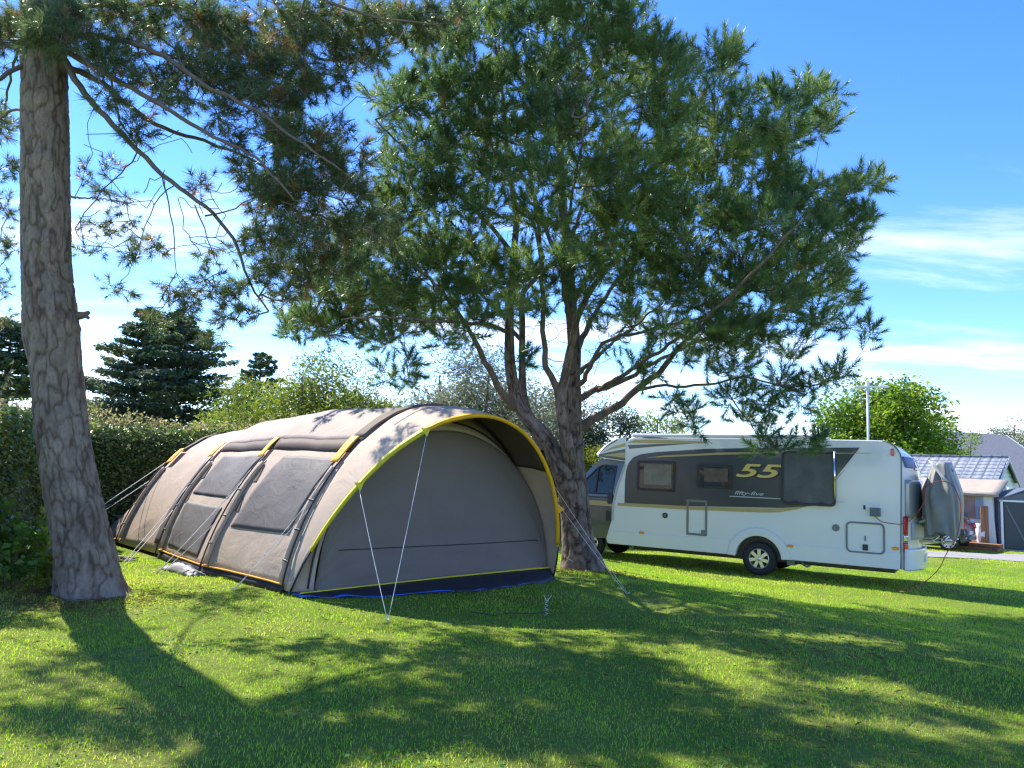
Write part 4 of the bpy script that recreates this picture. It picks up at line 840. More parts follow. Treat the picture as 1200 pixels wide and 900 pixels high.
# underbody
ub = MB(); ub.box((.2, -1.1, .36), (5.6, 1.7, .12)); ub.build('chassis', BLKP, mroot, bevel=.02)
def plate(name, mat, pts, y0=.002, y1=.006, parent=mroot): return MB().prism(pts, lambda p: (p[0], y1, p[1]), lambda p: (p[0], y0 - .004, p[1])).build(name, mat, parent)
C1 = lambda L_: SZ([(670 + x / 4.4444, 490 + y / 4.4444) for x, y in L_])
C2 = lambda L_: SZ([(900 + x / 4.5, 490 + y / 4.5) for x, y in L_])
plate('dark_graphic', DGREY, C1([(275, 442), (276, 400), (278, 330), (283, 275), (296, 235), (320, 205), (360, 188), (450, 176), (700, 160), (1000, 155)]) + C2([(485, 155), (360, 312), (350, 455)]) + C1([(1100, 468), (600, 458)]))
plate('gold_stripe', GOLD, C1([(240, 441), (600, 459), (1000, 470), (1110, 469)]) + C2([(215, 464), (150, 482), (60, 497)]) + C1([(1000, 492), (600, 477), (240, 456)]), .006, .010)
plate('gold_stripe', GOLD, C1([(385, 207), (480, 195), (760, 180), (1080, 174), (1080, 184), (760, 191), (480, 203)]), .006, .010)
plate('gold_stripe', GOLD, C2([(355, 182), (550, 184), (550, 186), (355, 187)]), .006, .010)
plate('gold_stripe', GOLD, C1([(292, 128), (330, 112), (500, 114), (700, 122), (700, 131), (480, 132)]), .002, .007)
plate('dark_stripe', DGREY, C1([(340, 97), (380, 97), (500, 103), (500, 106), (400, 106)]), .002, .007)
plate('dark_stripe', DGREY, C1([(292, 140), (480, 134), (640, 131), (470, 145), (300, 160)]), .002, .006)
plate('silver_line', LGREY, C1([(822, 404), (1095, 418), (1095, 423), (822, 409)]), .006, .010)
plate('silver_line', LGREY, C2([(360, 318), (400, 275), (404, 276), (362, 325)]), .002, .006)
plate('silver_line', LGREY, C2([(352, 438), (405, 441), (405, 444), (352, 443)]), .002, .006)
def text(name, body, mat, parent, M, size, ext=.002, off=0.0, shear=0.0, sx=1.0):
    cu = bpy.data.curves.new(name, 'FONT'); cu.body = body; cu.size = size; cu.extrude = ext; cu.offset = off; cu.shear = shear; cu.align_x = 'CENTER'; cu.align_y = 'CENTER'
    t = bpy.data.objects.new('tmp', cu); COL.objects.link(t); dg = bpy.context.evaluated_depsgraph_get(); me = bpy.data.meshes.new_from_object(t.evaluated_get(dg)); bpy.data.objects.remove(t); bpy.data.curves.remove(cu)
    me.materials.clear(); me.transform(Matrix.Diagonal((sx, 1, 1, 1))); me.transform(M); return link(name, me, mat, parent)
def side_M(s, z, y=.012): # text lies on the side wall; reading direction runs toward the rear (-x)
    return Matrix(((-1, 0, 0, s), (0, 0, 1, y), (0, 1, 0, z), (0, 0, 0, 1)))
s55 = sz(670 + 955 / 4.4444, 490 + 278 / 4.4444)
text('number', '55', BLKP, mroot, side_M(s55[0] - .02, s55[1] - .015, .008), .40, .002, .022, .32, 2.25)
text('number', '55', GOLD2, mroot, side_M(s55[0], s55[1], .012), .40, .002, .008, .32, 2.25)
s5 = sz(670 + 920 / 4.4444, 490 + 392 / 4.4444); text('lettering', 'fifty-five', LGREY, mroot, side_M(s5[0], s5[1], .008), .115, .001, .001, .35, 1.7)
def rrect(s0, z0, s1, z1, r, n=4):
    o = []
    for cx_, cz_, a in ((s1 - r, z1 - r, 0), (s0 + r, z1 - r, 90), (s0 + r, z0 + r, 180), (s1 - r, z0 + r, 270)):
        o += arc(cx_, cz_, r, a, a + 90, n)
    return o
def window(tl, br, r=.05, fw=.045, gl=GLASS, tilt=0, mat=BLKP, depth=.035, name='window'):
    (s1, z1), (s0, z0) = sz(*tl), sz(*br); out = rrect(s0, z0, s1, z1, r); inn = rrect(s0 + fw, z0 + fw, s1 - fw, z1 - fw, max(.02, r - fw * .5))
    m = MB(); n = len(out); yy = lambda z, b: b + tilt * (z1 - z)
    m.v = [(a, yy(b, depth), b) for a, b in out] + [(a, yy(b, depth), b) for a, b in inn] + [(a, yy(b, 0), b) for a, b in out] + [(a, yy(b, .004), b) for a, b in inn]
    for i in range(n):
        j = (i + 1) % n; m.f += [(i, j, n + j, n + i), (i, 2 * n + i, 2 * n + j, j), (n + i, n + j, 3 * n + j, 3 * n + i)]
    fr = m.build(name, mat, mroot, bevel=.006)
    g_ = MB(); g_.prism(inn, lambda p: (p[0], yy(p[1], depth * .55), p[1]), lambda p: (p[0], yy(p[1], depth * .55) - .004, p[1])); g_.build('pane', gl, fr, bevel=.0)
    return fr, (s0, z0, s1, z1)
w1, b1 = window((747.5, 539.5), (791, 576.5), .04, .055); w2, b2 = window((817, 544), (858, 573), .04, .05)
for (s0, z0, s1, z1), w_, mt in ((b1, w1, pmat('window_blind_taupe', (.20, .175, .14), .8, var=.3, scale=5)), (b2, w2, pmat('window_blind_dark', (.11, .08, .06), .8, var=.4, scale=6))):
    m = MB(); nn = 9
    m.box(((s0 + s1) / 2 - .04, .0245, (z0 + z1) / 2 + .03), (s1 - s0 - .26, .006, z1 - z0 - .22)); m.build('blind', mt, w_)
    k_ = MB(); k_.box((s0 + .13, .05, z0 + .03), (.07, .02, .025)); k_.box((s1 - .13, .05, z0 + .03), (.07, .02, .025)); k_.build('catch', BLKP, w_)
# the big hinged pane stands open at the bottom, screen behind it
w3, b3 = window((916, 528), (980, 594), .09, .05, MESHW, .05, BLKP, .05)
a_s, a_z = b3[0], b3[1]
m = MB(); m.box((b3[0] + .0 - .005, .075, b3[3] - .02), (.03, .05, .02)); m.tube([(b3[0] + .015, .075, b3[3] - .0), (b3[0] + .012, .085, b3[1] + .16)], .017, 8); m.build('rail', CHROME, w3, smooth=True)
m = MB(); [m.box((b3[0] + k * (b3[2] - b3[0]), .115, b3[1] + .075), (.10, .02, .035)) for k in (.25, .72)]; m.build('catch', BLKP, w3)
# service door, hatch, vents, sockets, marker lamps
def ringplate(name, mat, out, inn, y0, y1):
    m = MB(); n = len(out); m.v = [(a, y1, b) for a, b in out] + [(a, y1, b) for a, b in inn] + [(a, y0, b) for a, b in out] + [(a, y0, b) for a, b in inn]
    for i in range(n):
        j = (i + 1) % n; m.f += [(i, j, n + j, n + i), (i, 2 * n + i, 2 * n + j, j), (n + i, n + j, 3 * n + j, 3 * n + i)]
    return m.build(name, mat, mroot)
(s1, z1), (s0, z0) = sz(805, 585), sz(828.5, 628.5); ringplate('locker_door', GREYT, rrect(s0, z0, s1, z1, .02), rrect(s0 + .045, z0 + .05, s1 - .045, z1 - .05, .015), 0, .016)
plate('lock', GREYT, rrect(s0 + .02, z0 + .02, s0 + .13, z0 + .13, .02), .0, .022)
h2 = sz(991, 610.5); h3 = sz(1037.5, 650.5); ho = ringplate('service_hatch', GREYT, rrect(h3[0], h3[1], h2[0], h2[1], .10), rrect(h3[0] + .035, h3[1] + .035, h2[0] - .035, h2[1] - .035, .075), 0, .018)
lk = sz(1014, 641.5); plate('lock', BLKP, rrect(lk[0] - .05, lk[1] - .06, lk[0] + .05, lk[1] + .06, .015), 0, .02, ho); lk = sz(1014, 631); plate('handle', GREYT, rrect(lk[0] - .015, lk[1] - .05, lk[0] + .015, lk[1] + .05, .01), 0, .014, ho)
def disc(name, u, v, r, mat, t=.02): 
    s, z = sz(u, v); plate(name, mat, arc(s, z, r, 0, 345, 23), 0, t)
disc('vent', 779.5, 604, .062, BLKP); disc('vent_core', 779.5, 604, .03, GREYT, .026); disc('filler_cap', 979.5, 618.5, .072, GREYT)
s, z = sz(1013, 594.5); plate('keyhole', BLKP, rrect(s - .02, z - .045, s + .02, z + .045, .018), 0, .015)
for u, v in ((752, 624.2), (926.5, 639.8), (1049.5, 642.6)):
    s, z = sz(u, v); m = MB(); m.prism(rrect(s - .065, z - .03, s + .065, z + .03, .028), lambda p: (p[0], .03, p[1]), lambda p: (p[0], 0, p[1])); m.build('marker_lamp', ORNG, mroot, bevel=.012)
s, z = sz(1046, 530); m = MB(); m.prism(rrect(s - .035, z - .07, s + .035, z + .07, .03), lambda p: (p[0], .035, p[1]), lambda p: (p[0], 0, p[1])); m.build('marker_lamp', REDL, mroot, bevel=.012)
s, z = sz(1026, 600); sock = MB().box((s, .05, z), (.19, .10, .17)).build('power_socket', pmat('grey_socket', (.10, .125, .15), .5), mroot, bevel=.012); SOCK = (s, z)
# wheels
def wheel(s, y, r=.36, rim=.215, wd=.22, alloy=ALLOY, parent=mroot, spokes=7):
    sg = 1 if y > -1 else -1
    M = Matrix.Translation((s, y, r)) @ Matrix.Rotation(rad(-90 * sg), 4, 'X')
    t = MB(); t.lathe([(rim - .01, -wd), (r - .03, -wd), (r, -wd + .05), (r, -.05), (r - .015, -.018), (r - .05, 0), (rim + .02, -.004), (rim, -.02), (rim - .01, -.10), (rim - .01, -wd)], M, 40); w = t.build('wheel', RUB, parent, smooth=True)
    rm = MB(); rm.lathe([(rim + .002, -.018), (rim - .012, -.006), (rim - .022, -.02), (rim - .024, -.12)], M, 40)
    rm.lathe([(.0, .002), (.03, .0), (.05, -.012), (.055, -.05)], M, 20)
    for k in range(spokes):
        a = 2 * math.pi * k / spokes + .2; c, s_ = math.cos(a), math.sin(a)
        pts = [(.035, -.030), (rim - .015, -.038), (rim - .015, .038), (.035, .030)]
        q = [M @ Vector((x * c - y_ * s_, x * s_ + y_ * c, h)) for h in (-.014, -.05) for x, y_ in pts]
        rm.add(q, [(0, 1, 2, 3), (7, 6, 5, 4), (0, 4, 5, 1), (1, 5, 6, 2), (2, 6, 7, 3), (3, 7, 4, 0)])
    rm.build('rim', alloy, w, auto=35)
    d = MB(); d.lathe([(0, -.13), (rim - .02, -.13)], M, 24); d.build('brake_disc', BLKP, w)
    return w
wheel(.02, -.045); wheel(.02, -2.2); wheel(4.12, -.19); wheel(4.12, -2.06)
# steadies / tow hook under the tail
m = MB(); sh = sz(937, 662)[0]; m.tube([(sh, -.25, .42), (sh - .02, -.25, .30), (sh - .10, -.25, .27), (sh - .16, -.25, .30)], .022, 8); m.box((sh + .22, -.35, .33), (.16, .3, .12)); m.build('tail_bracket', GREYT, mroot)
# cab: profile carried over the cab width, a little narrower than the body
cab = [(3.42, .42), (3.42, 1.50), (4.80, 1.50), (4.98, 1.36), (5.30, 1.20), (5.44, 1.06), (5.50, .80), (5.50, .50), (5.40, .36), (4.62, .36)] + arc(4.12, .36, .46, 8, 172, 12) + [(3.60, .36)]
MB().prism(cab, lambda p: (p[0], -.12 - .10 * max(0, p[1] - 1.35) - .25 * max(0, p[0] - 4.9), p[1]), lambda p: (p[0], -BW + .12 + .10 * max(0, p[1] - 1.35) + .25 * max(0, p[0] - 4.9), p[1])).build('cab', CABP, mroot, bevel=.04, seg=3)
cy = lambda z: -.12 - .10 * max(0, z - 1.35)
def cplate(name, mat, pts, t=.008, parent=mroot, base=-.01): return MB().prism(pts, lambda p: (p[0], cy(p[1]) + t, p[1]), lambda p: (p[0], cy(p[1]) + base, p[1])).build(name, mat, parent)
cplate('gold_stripe', GOLD, [(3.48, 1.27), (3.47, 1.38), (5.0, 1.42), (5.2, 1.30)], .006)
dr = cplate('cab_door', CABP, [(3.50, .50), (3.48, 1.26), (4.55, 1.28), (4.62, .95), (4.55, .80), (4.45, .60), (4.40, .50)], .006)
cplate('handle', BLKP, rrect(3.50, 1.33, 3.62, 1.57, .04), .05, dr); cplate('side_step', BLKP, [(3.49, .93), (3.49, 1.16), (3.66, 1.16), (3.66, .93)], .02)
def cabring(name, mat, out, inn, y_of, th, parent=mroot):
    m = MB(); n = len(out)
    for q, dy in ((out, 0), (inn, 0), (out, th), (inn, th)): m.v += [(a, y_of(b) + dy, b) for a, b in q]
    for i in range(n):
        j = (i + 1) % n; m.f += [(i, j, n + j, n + i), (2 * n + i, 3 * n + i, 3 * n + j, 2 * n + j), (i, 2 * n + i, 2 * n + j, j), (n + i, n + j, 3 * n + j, 3 * n + i)]
    return m.build(name, mat, parent)
yn = lambda z: -.115 - .10 * max(0, z - 1.35); yf = lambda z: -BW + .115 + .10 * max(0, z - 1.35)
o_out = [(3.42, 1.49), (3.22, 2.40), (3.90, 2.40), (4.10, 2.22), (4.80, 1.49)]; o_in = [(3.53, 1.56), (3.44, 2.24), (3.84, 2.26), (4.00, 2.15), (4.60, 1.56)]
for nm, yo, th in (('near', yn, -.05), ('far', yf, .05)):
    wf = cabring('cab_window', CABP, o_out, o_in, yo, th)
    cabring('window_seal', BLKP, [(a + (4.0 - a) * -.03, b + (1.9 - b) * -.04) for a, b in o_in], [(a + (4.0 - a) * .05, b + (1.9 - b) * .07) for a, b in o_in], lambda z, yo=yo, th=th: yo(z) - th * .12, th * .3, wf)
    m = MB(); m.prism(o_in, lambda p, yo=yo, th=th: (p[0], yo(p[1]) + th * .5, p[1]), lambda p, yo=yo, th=th: (p[0], yo(p[1]) + th * .6, p[1])); m.build('pane', GLASSC, wf)
    m = MB(); m.prism([(3.96, 1.55), (3.92, 2.2), (3.96, 2.2), (4.01, 1.55)], lambda p, yo=yo, th=th: (p[0], yo(p[1]) - th * .1, p[1]), lambda p, yo=yo, th=th: (p[0], yo(p[1]) + th * .8, p[1])); m.build('window_bar', BLKP, wf)
for y in (-.62, -BW + .62):
    m = MB(); m.box((3.56, y, 1.55), (.16, .46, .62), Matrix.Rotation(rad(10), 3, 'Y')); m.box((3.50, y, 1.98), (.11, .26, .20)); m.build('seat', GREYT, mroot, bevel=.05, seg=3)
m = MB(); m.prism([(4.45, 1.50), (4.75, 1.50), (4.72, 1.60), (4.40, 1.62)], lambda p: (p[0], -.25, p[1]), lambda p: (p[0], -BW + .25, p[1])); m.build('dashboard', BLKP, mroot, bevel=.03)
m = MB(); m.prism([(3.2, 2.36), (3.2, 2.42), (4.08, 2.30), (4.10, 2.22)], lambda p: (p[0], -.2, p[1]), lambda p: (p[0], -BW + .2, p[1])); m.build('cab_roof', CABP, mroot)
st_ = MB(); st_.tube([(4.05 + .16 * math.cos(a) * .3, -.5 + .19 * math.cos(a), 1.72 + .19 * math.sin(a)) for a in np.linspace(0, 6.28, 20)], .016, 7); st_.build('steering_wheel', BLKP, mroot, smooth=True)
ws = MB(); ws.prism([(4.08, 2.22), (4.79, 1.49), (4.80, 1.50), (4.09, 2.23)], lambda p: (p[0] + .004, -.24, p[1] + .004), lambda p: (p[0] + .004, -BW + .24, p[1] + .004)); ws.build('windscreen', GLASSC, mroot, bevel=.005)
mm = MB(); mm.box((4.62, .10, 1.62), (.14, .22, .36)); mm.tube([(4.55, -.12, 1.55), (4.6, .05, 1.55)], .025, 8); mm.build('mirror', BLKP, mroot, bevel=.03, seg=3)
for y in (-.42, -BW + .42): MB().box((5.42, y, .95), (.16, .42, .22), Matrix.Rotation(rad(-20), 3, 'Y')).build('headlight', CHROME, mroot, bevel=.04, seg=3)
# low cap over the cab
P = []; capp = [(3.14, 2.94), (3.34, 2.93), (3.60, 2.86), (3.84, 2.73), (4.00, 2.60), (4.05, 2.54), (4.02, 2.49), (3.86, 2.45), (3.6, 2.42), (3.14, 2.36)]
for y in (0.0, -.03, -.10, -.30, -.7, -BW + .7, -BW + .3, -BW + .1, -BW + .03, -BW):
    e = max(0, 1 - min(-y, BW + y) / .32) ** 2; P.append([(3.10 + (s - 3.10) * (1 - .20 * e), y, z - .05 * e * (s - 3.1)) for s, z in capp])
cm_ = MB().grid(P); cm_.f.append(tuple(range(len(capp)))); cm_.f.append(tuple(reversed(range(9 * len(capp), 10 * len(capp))))); cm_.build('cab_roof_cap', WHITE, mroot, auto=40)
capM = lambda name, mat, pts, y=.006: MB().prism(pts, lambda p: (3.10 + (p[0] - 3.10) * .80, y, p[1] - .05 * (p[0] - 3.1)), lambda p: (3.10 + (p[0] - 3.10) * .80, y - .02, p[1] - .05 * (p[0] - 3.1))).build(name, mat, mroot)
capM('dark_stripe', DGREY, [(3.16, 2.38), (3.6, 2.44), (4.02, 2.50), (4.03, 2.555), (3.7, 2.60), (3.16, 2.66)], .004); capM('gold_stripe', GOLD, [(3.16, 2.44), (3.55, 2.49), (3.9, 2.53), (3.5, 2.56), (3.16, 2.58)], .008); capM('gold_stripe', GOLD, [(3.16, 2.72), (3.6, 2.66), (3.9, 2.60), (3.6, 2.72), (3.16, 2.80)], .004); capM('dark_stripe', DGREY, [(3.4, 2.88), (3.75, 2.74), (3.98, 2.60), (3.75, 2.78), (3.45, 2.90)], .004)
# front corner trim of the body
plate('corner_trim', LGREY, [(3.165, 2.30), (3.36, 1.75), (3.46, 1.30), (3.46, .95), (3.40, .95), (3.40, 1.30), (3.30, 1.75), (3.12, 2.28)], .0, .010)
# roof gear
m = MB(); m.box((.9, -.10, 2.985), (4.2, .16, .09)); m.build('awning_cassette', WHITE, mroot, bevel=.03, seg=3)
m = MB(); m.box((1.9, -1.1, 3.0), (.7, .6, .14)); m.build('roof_light', LGREY, mroot, bevel=.05, seg=3)
m = MB(); m.box((-.9, -1.0, 3.0), (.62, .6, .12)); m.build('roof_light', WHITE, mroot, bevel=.05, seg=3)
# bulged rear panel
def rear(y, z):
    t = min(-y, BW + y); b = .30 * (1 - max(0, 1 - t / 1.0) ** 2.2); top = max(0, (z - 2.25) / .70); b = b * (1 - .22 * max(0, z - .8) / 2) - .38 * top ** 2
    zz_ = z; s0 = -2.72 - .02 * (z - .4)
    if z > 2.53: s0 = -2.37 - math.sqrt(max(0, .16 - (z - 2.53) ** 2)) - .0
    return (s0 - max(b, .004), y, zz_)
ys = [0, -.02, -.06, -.12, -.2, -.32, -.46, -.7, -1.125] ; ys = ys + [-BW - y for y in ys[-2::-1]]; zs = [.40, .42, .7, .76, 1.2, 1.7, 2.2, 2.35, 2.5, 2.65, 2.78, 2.86, 2.91, 2.925]
MB().grid([[rear(y, z) for z in zs] for y in ys]).build('rear_panel', WHITE, mroot, smooth=True)
def rplate(name, mat, y0, y1, z0, z1, o0=.004, o1=.02, n=8, parent=mroot):
    m = MB(); m.grid([[(rear(y0 + (y1 - y0) * i / n, z0 + (z1 - z0) * j / n)[0] - o1, y0 + (y1 - y0) * i / n, z0 + (z1 - z0) * j / n) for j in range(n + 1)] for i in range(n + 1)])
    return m.build(name, mat, parent, smooth=True, solid=.014)
rplate('rear_window', glass('rear_window_glass', (.26, .29, .27), .2), -.10, -BW + .10, 1.40, 2.16); rplate('number_plate_panel', LGREY, -.30, -BW + .3, .98, 1.30); rplate('bumper', WHITE, -.02, -BW + .02, .38, .80, .0, .06, 12)
rplate('number_plate', pmat('white_number_plate', (.7, .7, .68), .5), -.85, -1.4, .52, .66, .0, .075)
for y0 in (-.035, -BW + .035):
    for z0, z1, mt in ((1.08, 1.44, REDL), (.94, 1.07, CHROME), (.74, .93, REDL)): rplate('tail_lamp', mt, y0, y0 - math.copysign(.11, y0 + 1), z0, z1, .0, .03, 4)
MB().tube([rear(-.003, z) for z in (.42, .8, 1.2, 1.7, 2.2, 2.4, 2.53, 2.65, 2.75, 2.83, 2.89, 2.925)], .014, 7).build('edge_seal', GREYT, mroot, smooth=True)
rplate('rear_graphic', pmat('blue_grey_graphic', (.10, .13, .22), .4), -.15, -1.0, 2.40, 2.62, .0, .009); rplate('emblem', REDL, -.62, -.78, 2.40, 2.58, .0, .014, 3); rplate('emblem', CHROME, -.55, -.85, 2.36, 2.41, .0, .014, 3)
# rack with covered bicycles
rk = MB()
for y in (-.45, -1.75): rk.tube([(-3.02, y, 1.32), (-3.22, y, 1.42), (-3.28, y, 1.75), (-3.20, y, 1.95)], .02, 8); rk.tube([(-3.02, y, .95), (-3.66, y, .98)], .02, 8)
for x in (-3.28, -3.45, -3.62): rk.tube([(x, -.2, 1.0), (x, -2.05, 1.0)], .022, 8)
rk.tube([(-3.28, -.3, 1.42), (-3.28, -1.95, 1.42)], .018, 8); rk.build('cycle_rack', ALLOY, mroot, smooth=True)
TARP = pmat('grey_cycle_cover', (.20, .205, .19), .55, var=.10, scale=3, bumpk=.25, bscale=8, spec=.4)
TARPL = pmat('pale_cover_panel', (.52, .50, .46), .6, var=.06, scale=4)
def loc2w(p): c_, s_ = math.cos(MRZ), math.sin(MRZ); return np.array([W0[0] + p[0] * c_ - p[1] * s_, W0[1] + p[0] * s_ + p[1] * c_, W0[2] + p[2]])
croot = tag(empty('cycle_cover', loc2w((-3.42, -1.12, 1.04)), MRZ), 'sagging grey cover over bicycles on the rack at the back of the motorhome', 'cover')
P = []
for i in range(33):
    t = i / 32; z = .12 + 1.40 * t; row = []
    for k in range(72):
        a = 2 * math.pi * k / 72; ca, sa = math.cos(a), math.sin(a); e = .62
        hx = (.32 - .15 * max(0, t - .55) / .45 + .03 * math.sin(math.pi * t)) ; hy = .98 - .32 * max(0, t - .62) ** 1.2 / .4
        x = hx * math.copysign(abs(ca) ** e, ca); y = hy * math.copysign(abs(sa) ** e, sa)
        fold = 1 + .055 * (1 - t) ** .5 * math.sin(a * 13 + 2.2 * float(vnoise(np.array([ca * 2, sa * 2, t * 2]), 3)) + 4 * t) + .05 * float(vnoise(np.array([ca * 3, sa * 3, t * 5]), 9))
        zz_ = z - .10 * t * t * (abs(y) / 1.0) ** 2 + .05 * float(vnoise(np.array([ca * 2.3, sa * 2.3, 4.4]), 4)) + (.10 * math.sin(a * 2 + .7) + .07 * math.sin(5 * a)) * (1 - t) ** 2 - .06 * max(0, t - .8) * math.sin(3 * a)
        row.append((x * fold, y * fold, zz_))
    row.append(row[0]); P.append(row)
P.append([(0.02 * math.cos(k), .25 * math.sin(2 * math.pi * k / 72), 1.52) for k in range(73)])
MB().grid(P).build('cover', TARP, croot, smooth=True)
MB().grid([[(.20 - .26 * a - .28 * b, .80 + .17 * b, 1.52 - .42 * b - .05 * a) for b in (0, .25, .5, .75, 1)] for a in (0, .1, .2, .3)]).build('pale_panel', TARPL, croot, smooth=True, solid=.01)
MB().box((-.19, .35, 1.36), (.02, .34, .10), Matrix.Rotation(rad(35), 3, 'Y')).build('blue_patch', pmat('blue_reflector_patch', (.06, .16, .55), .4), croot, bevel=.01)
# power lead: from the socket round the tail, over the cover and down to the lawn
P = [(SOCK[0], .08, SOCK[1] - .08), (SOCK[0] - .12, .10, SOCK[1] - .18), (SOCK[0] - .42, .06, SOCK[1] - .21), (-2.80, .05, 1.30), (-2.98, .03, 1.45), (-3.15, -.05, 1.75), (-3.18, .02, 2.02), (-3.36, .04, 2.14), (-3.60, .02, 2.12), (-3.74, -.02, 1.85), (-3.76, -.0, 1.5), (-3.68, .04, 1.1), (-3.52, .10, .80), (-3.35, .16, .45), (-3.0, .35, .12), (-2.75, .55, .04)]
P = [loc2w(p) for p in P]; e_ = P[-1]; P += [np.array([*ground(u, v)[:2], 0]) for u, v in ((1040, 683), (1028, 682))]
for p in P[-3:]: p[2] = G(p[0], p[1]) + .04
tag(MB().tube(catmull(P, .06), .008, 7).build('power_lead', pmat('dark_red_cable', (.30, .03, .025), .5), smooth=True), 'dark red power cable running from the motorhome socket over the covered bicycles to the grass', 'cable')
#@@BACK
# ------------------------------------------------------------------ hedges, shrubs and trees behind
HEDGE = leafmat('hedge_leaves', [(0, (.075, .13, .042)), (.4, (.17, .24, .07)), (.75, (.28, .34, .10)), (1, (.40, .37, .16))], rough=.3, trans=.42, spec=.5)
SHOOT = leafmat('pale_hedge_shoots', [(0, (.14, .18, .05)), (.5, (.28, .29, .09)), (1, (.42, .34, .19))], rough=.4, trans=.4)
WILLOW = leafmat('bright_willow_leaves', [(0, (.11, .16, .03)), (.5, (.22, .28, .055)), (1, (.38, .39, .11))], rough=.45, trans=.4)
SILVER = leafmat('silvery_leaves', [(0, (.13, .16, .10)), (.5, (.24, .27, .17)), (1, (.40, .40, .27))], rough=.5, trans=.3)
GREEN = leafmat('fresh_green_leaves', [(0, (.07, .14, .022)), (.5, (.16, .26, .035)), (1, (.34, .38, .06))], rough=.4, trans=.5)
DGREEN = leafmat('dark_bush_leaves', [(0, (.04, .08, .04)), (.5, (.08, .13, .06)), (1, (.15, .19, .08))], rough=.45, trans=.25)
YGREEN = leafmat('yellow_green_leaves', [(0, (.10, .15, .018)), (.5, (.22, .26, .03)), (1, (.36, .34, .06))], rough=.45, trans=.45)
CYP = leafmat('cypress_foliage', [(0, (.075, .12, .08)), (.5, (.125, .18, .105)), (1, (.20, .25, .12))], rough=.6, trans=.2, spec=.2)
IVY = leafmat('ivy_leaves', [(0, (.09, .19, .04)), (.5, (.17, .31, .06)), (1, (.36, .46, .10))], rough=.35, trans=.42)
def hedge(name, a, b, depth, h, n, label, shoots, lsz=.095):
    a, b = np.array(a, float), np.array(b, float); d = b - a; L_ = np.linalg.norm(d); d /= L_; nrm = np.array([-d[1], d[0]])
    org = np.array([(a + b)[0] / 2, (a + b)[1] / 2, G(*((a + b) / 2))]); root = tag(empty(name, org), label, 'hedge')
    t = RNG.uniform(0, L_, n); face = RNG.choice(3, n, p=[.44, .28, .28]); dep = np.abs(RNG.normal(0, .12, n)); q = np.where(face == 0, -depth / 2 + dep, np.where(face == 1, RNG.uniform(-depth / 2, depth / 2, n), depth / 2 - dep)); z = np.where(face == 1, h - dep, h * RNG.uniform(.02, 1, n))
    P = np.stack([a[0] + d[0] * t + nrm[0] * q, a[1] + d[1] * t + nrm[1] * q, z], 1)
    w = fbm(np.stack([t * .8, z * 1.1, q * 0 + 3], 1), 3, 17); P[:, :2] += nrm * (w * .22 * np.where(face == 2, -1, 1))[:, None] * np.where(face == 1, 0, 1)[:, None]; P[:, 2] += np.where(face == 1, w * .22, 0) + gz(P[:, 0], P[:, 1])
    Nn = np.where((face == 1)[:, None], [[0, 0, 1.2]], np.where((face == 0)[:, None], np.append(-nrm, .5)[None], np.append(nrm, .5)[None]))
    leaf_cloud('foliage', P, lsz, HEDGE, root, org, np.clip(.4 + .3 * w + RNG.normal(0, .16, n), 0, 1), Nrm=Nn)
    # twiggy inside
    k = int(L_ * 9); tw = MB()
    for i in range(k):
        s = RNG.uniform(0, L_); q0 = RNG.uniform(-.2, .2) * depth; p = np.array([*(a + d * s + nrm * q0), 0]); p[2] = G(p[0], p[1]); e = p + np.array([RNG.normal(0, .2), RNG.normal(0, .2), h * RNG.uniform(.7, .98)]); tw.tube([p - org, (p + e) / 2 + RNG.normal(0, .06, 3) - org, e - org], [.02, .014, .005], 5, caps=False)
    tw.build('stems', BRANCH, root, fix=False)
    # dense core so that little light comes through
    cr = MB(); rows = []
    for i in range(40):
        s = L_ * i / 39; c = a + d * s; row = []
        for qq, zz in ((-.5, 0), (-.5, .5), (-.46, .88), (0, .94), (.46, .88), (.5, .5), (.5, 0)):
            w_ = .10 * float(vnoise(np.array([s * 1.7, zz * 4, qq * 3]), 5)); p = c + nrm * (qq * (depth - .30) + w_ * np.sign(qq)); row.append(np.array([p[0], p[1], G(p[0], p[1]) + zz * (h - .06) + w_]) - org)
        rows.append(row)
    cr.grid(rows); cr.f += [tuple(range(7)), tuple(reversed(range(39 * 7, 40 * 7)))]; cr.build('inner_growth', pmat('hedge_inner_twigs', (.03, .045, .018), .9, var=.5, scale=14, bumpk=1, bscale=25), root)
    if shoots:
        m = shoots; P, T, tw = [], [], MB()
        for i in range(m):
            s = RNG.uniform(0, L_); q0 = RNG.uniform(-.5, .45) * depth; p = np.array([*(a + d * s + nrm * q0), 0]); p[2] = G(p[0], p[1]) + h - .05; hh = RNG.uniform(.10, .42) * (1 + .4 * math.sin(s * 1.3)); e = p + np.array([RNG.normal(0, .10), RNG.normal(0, .10), hh]); tw.tube([p - org, e - org], [.006, .003], 4, caps=False)
            c = RNG.uniform(.2, .95)
            for j in range(9): f = RNG.uniform(.1, 1.05); P.append(p + (e - p) * f + RNG.normal(0, .035, 3)); T.append(np.clip(c + RNG.normal(0, .12), 0, 1))
        tag(tw.build('shoot_stems', BRANCH, root, fix=False), kind='stuff'); leaf_cloud('young_shoots', np.array(P), lsz * .95, SHOOT, root, org, np.array(T), flat=.1, wide=.42)
    return root
hedge('hedge', (-6.5, 8.2), (-8.5, 14.6), 1.3, 2.15, 22000, 'glossy dark hedge at the left edge, behind the big trunk', 90)
hedge('hedge', (-10.2, 15.2), (-.5, 21.0), 1.4, 2.25, 40000, 'long dark clipped hedge behind the tent with pale pinkish shoots along its top', 520)
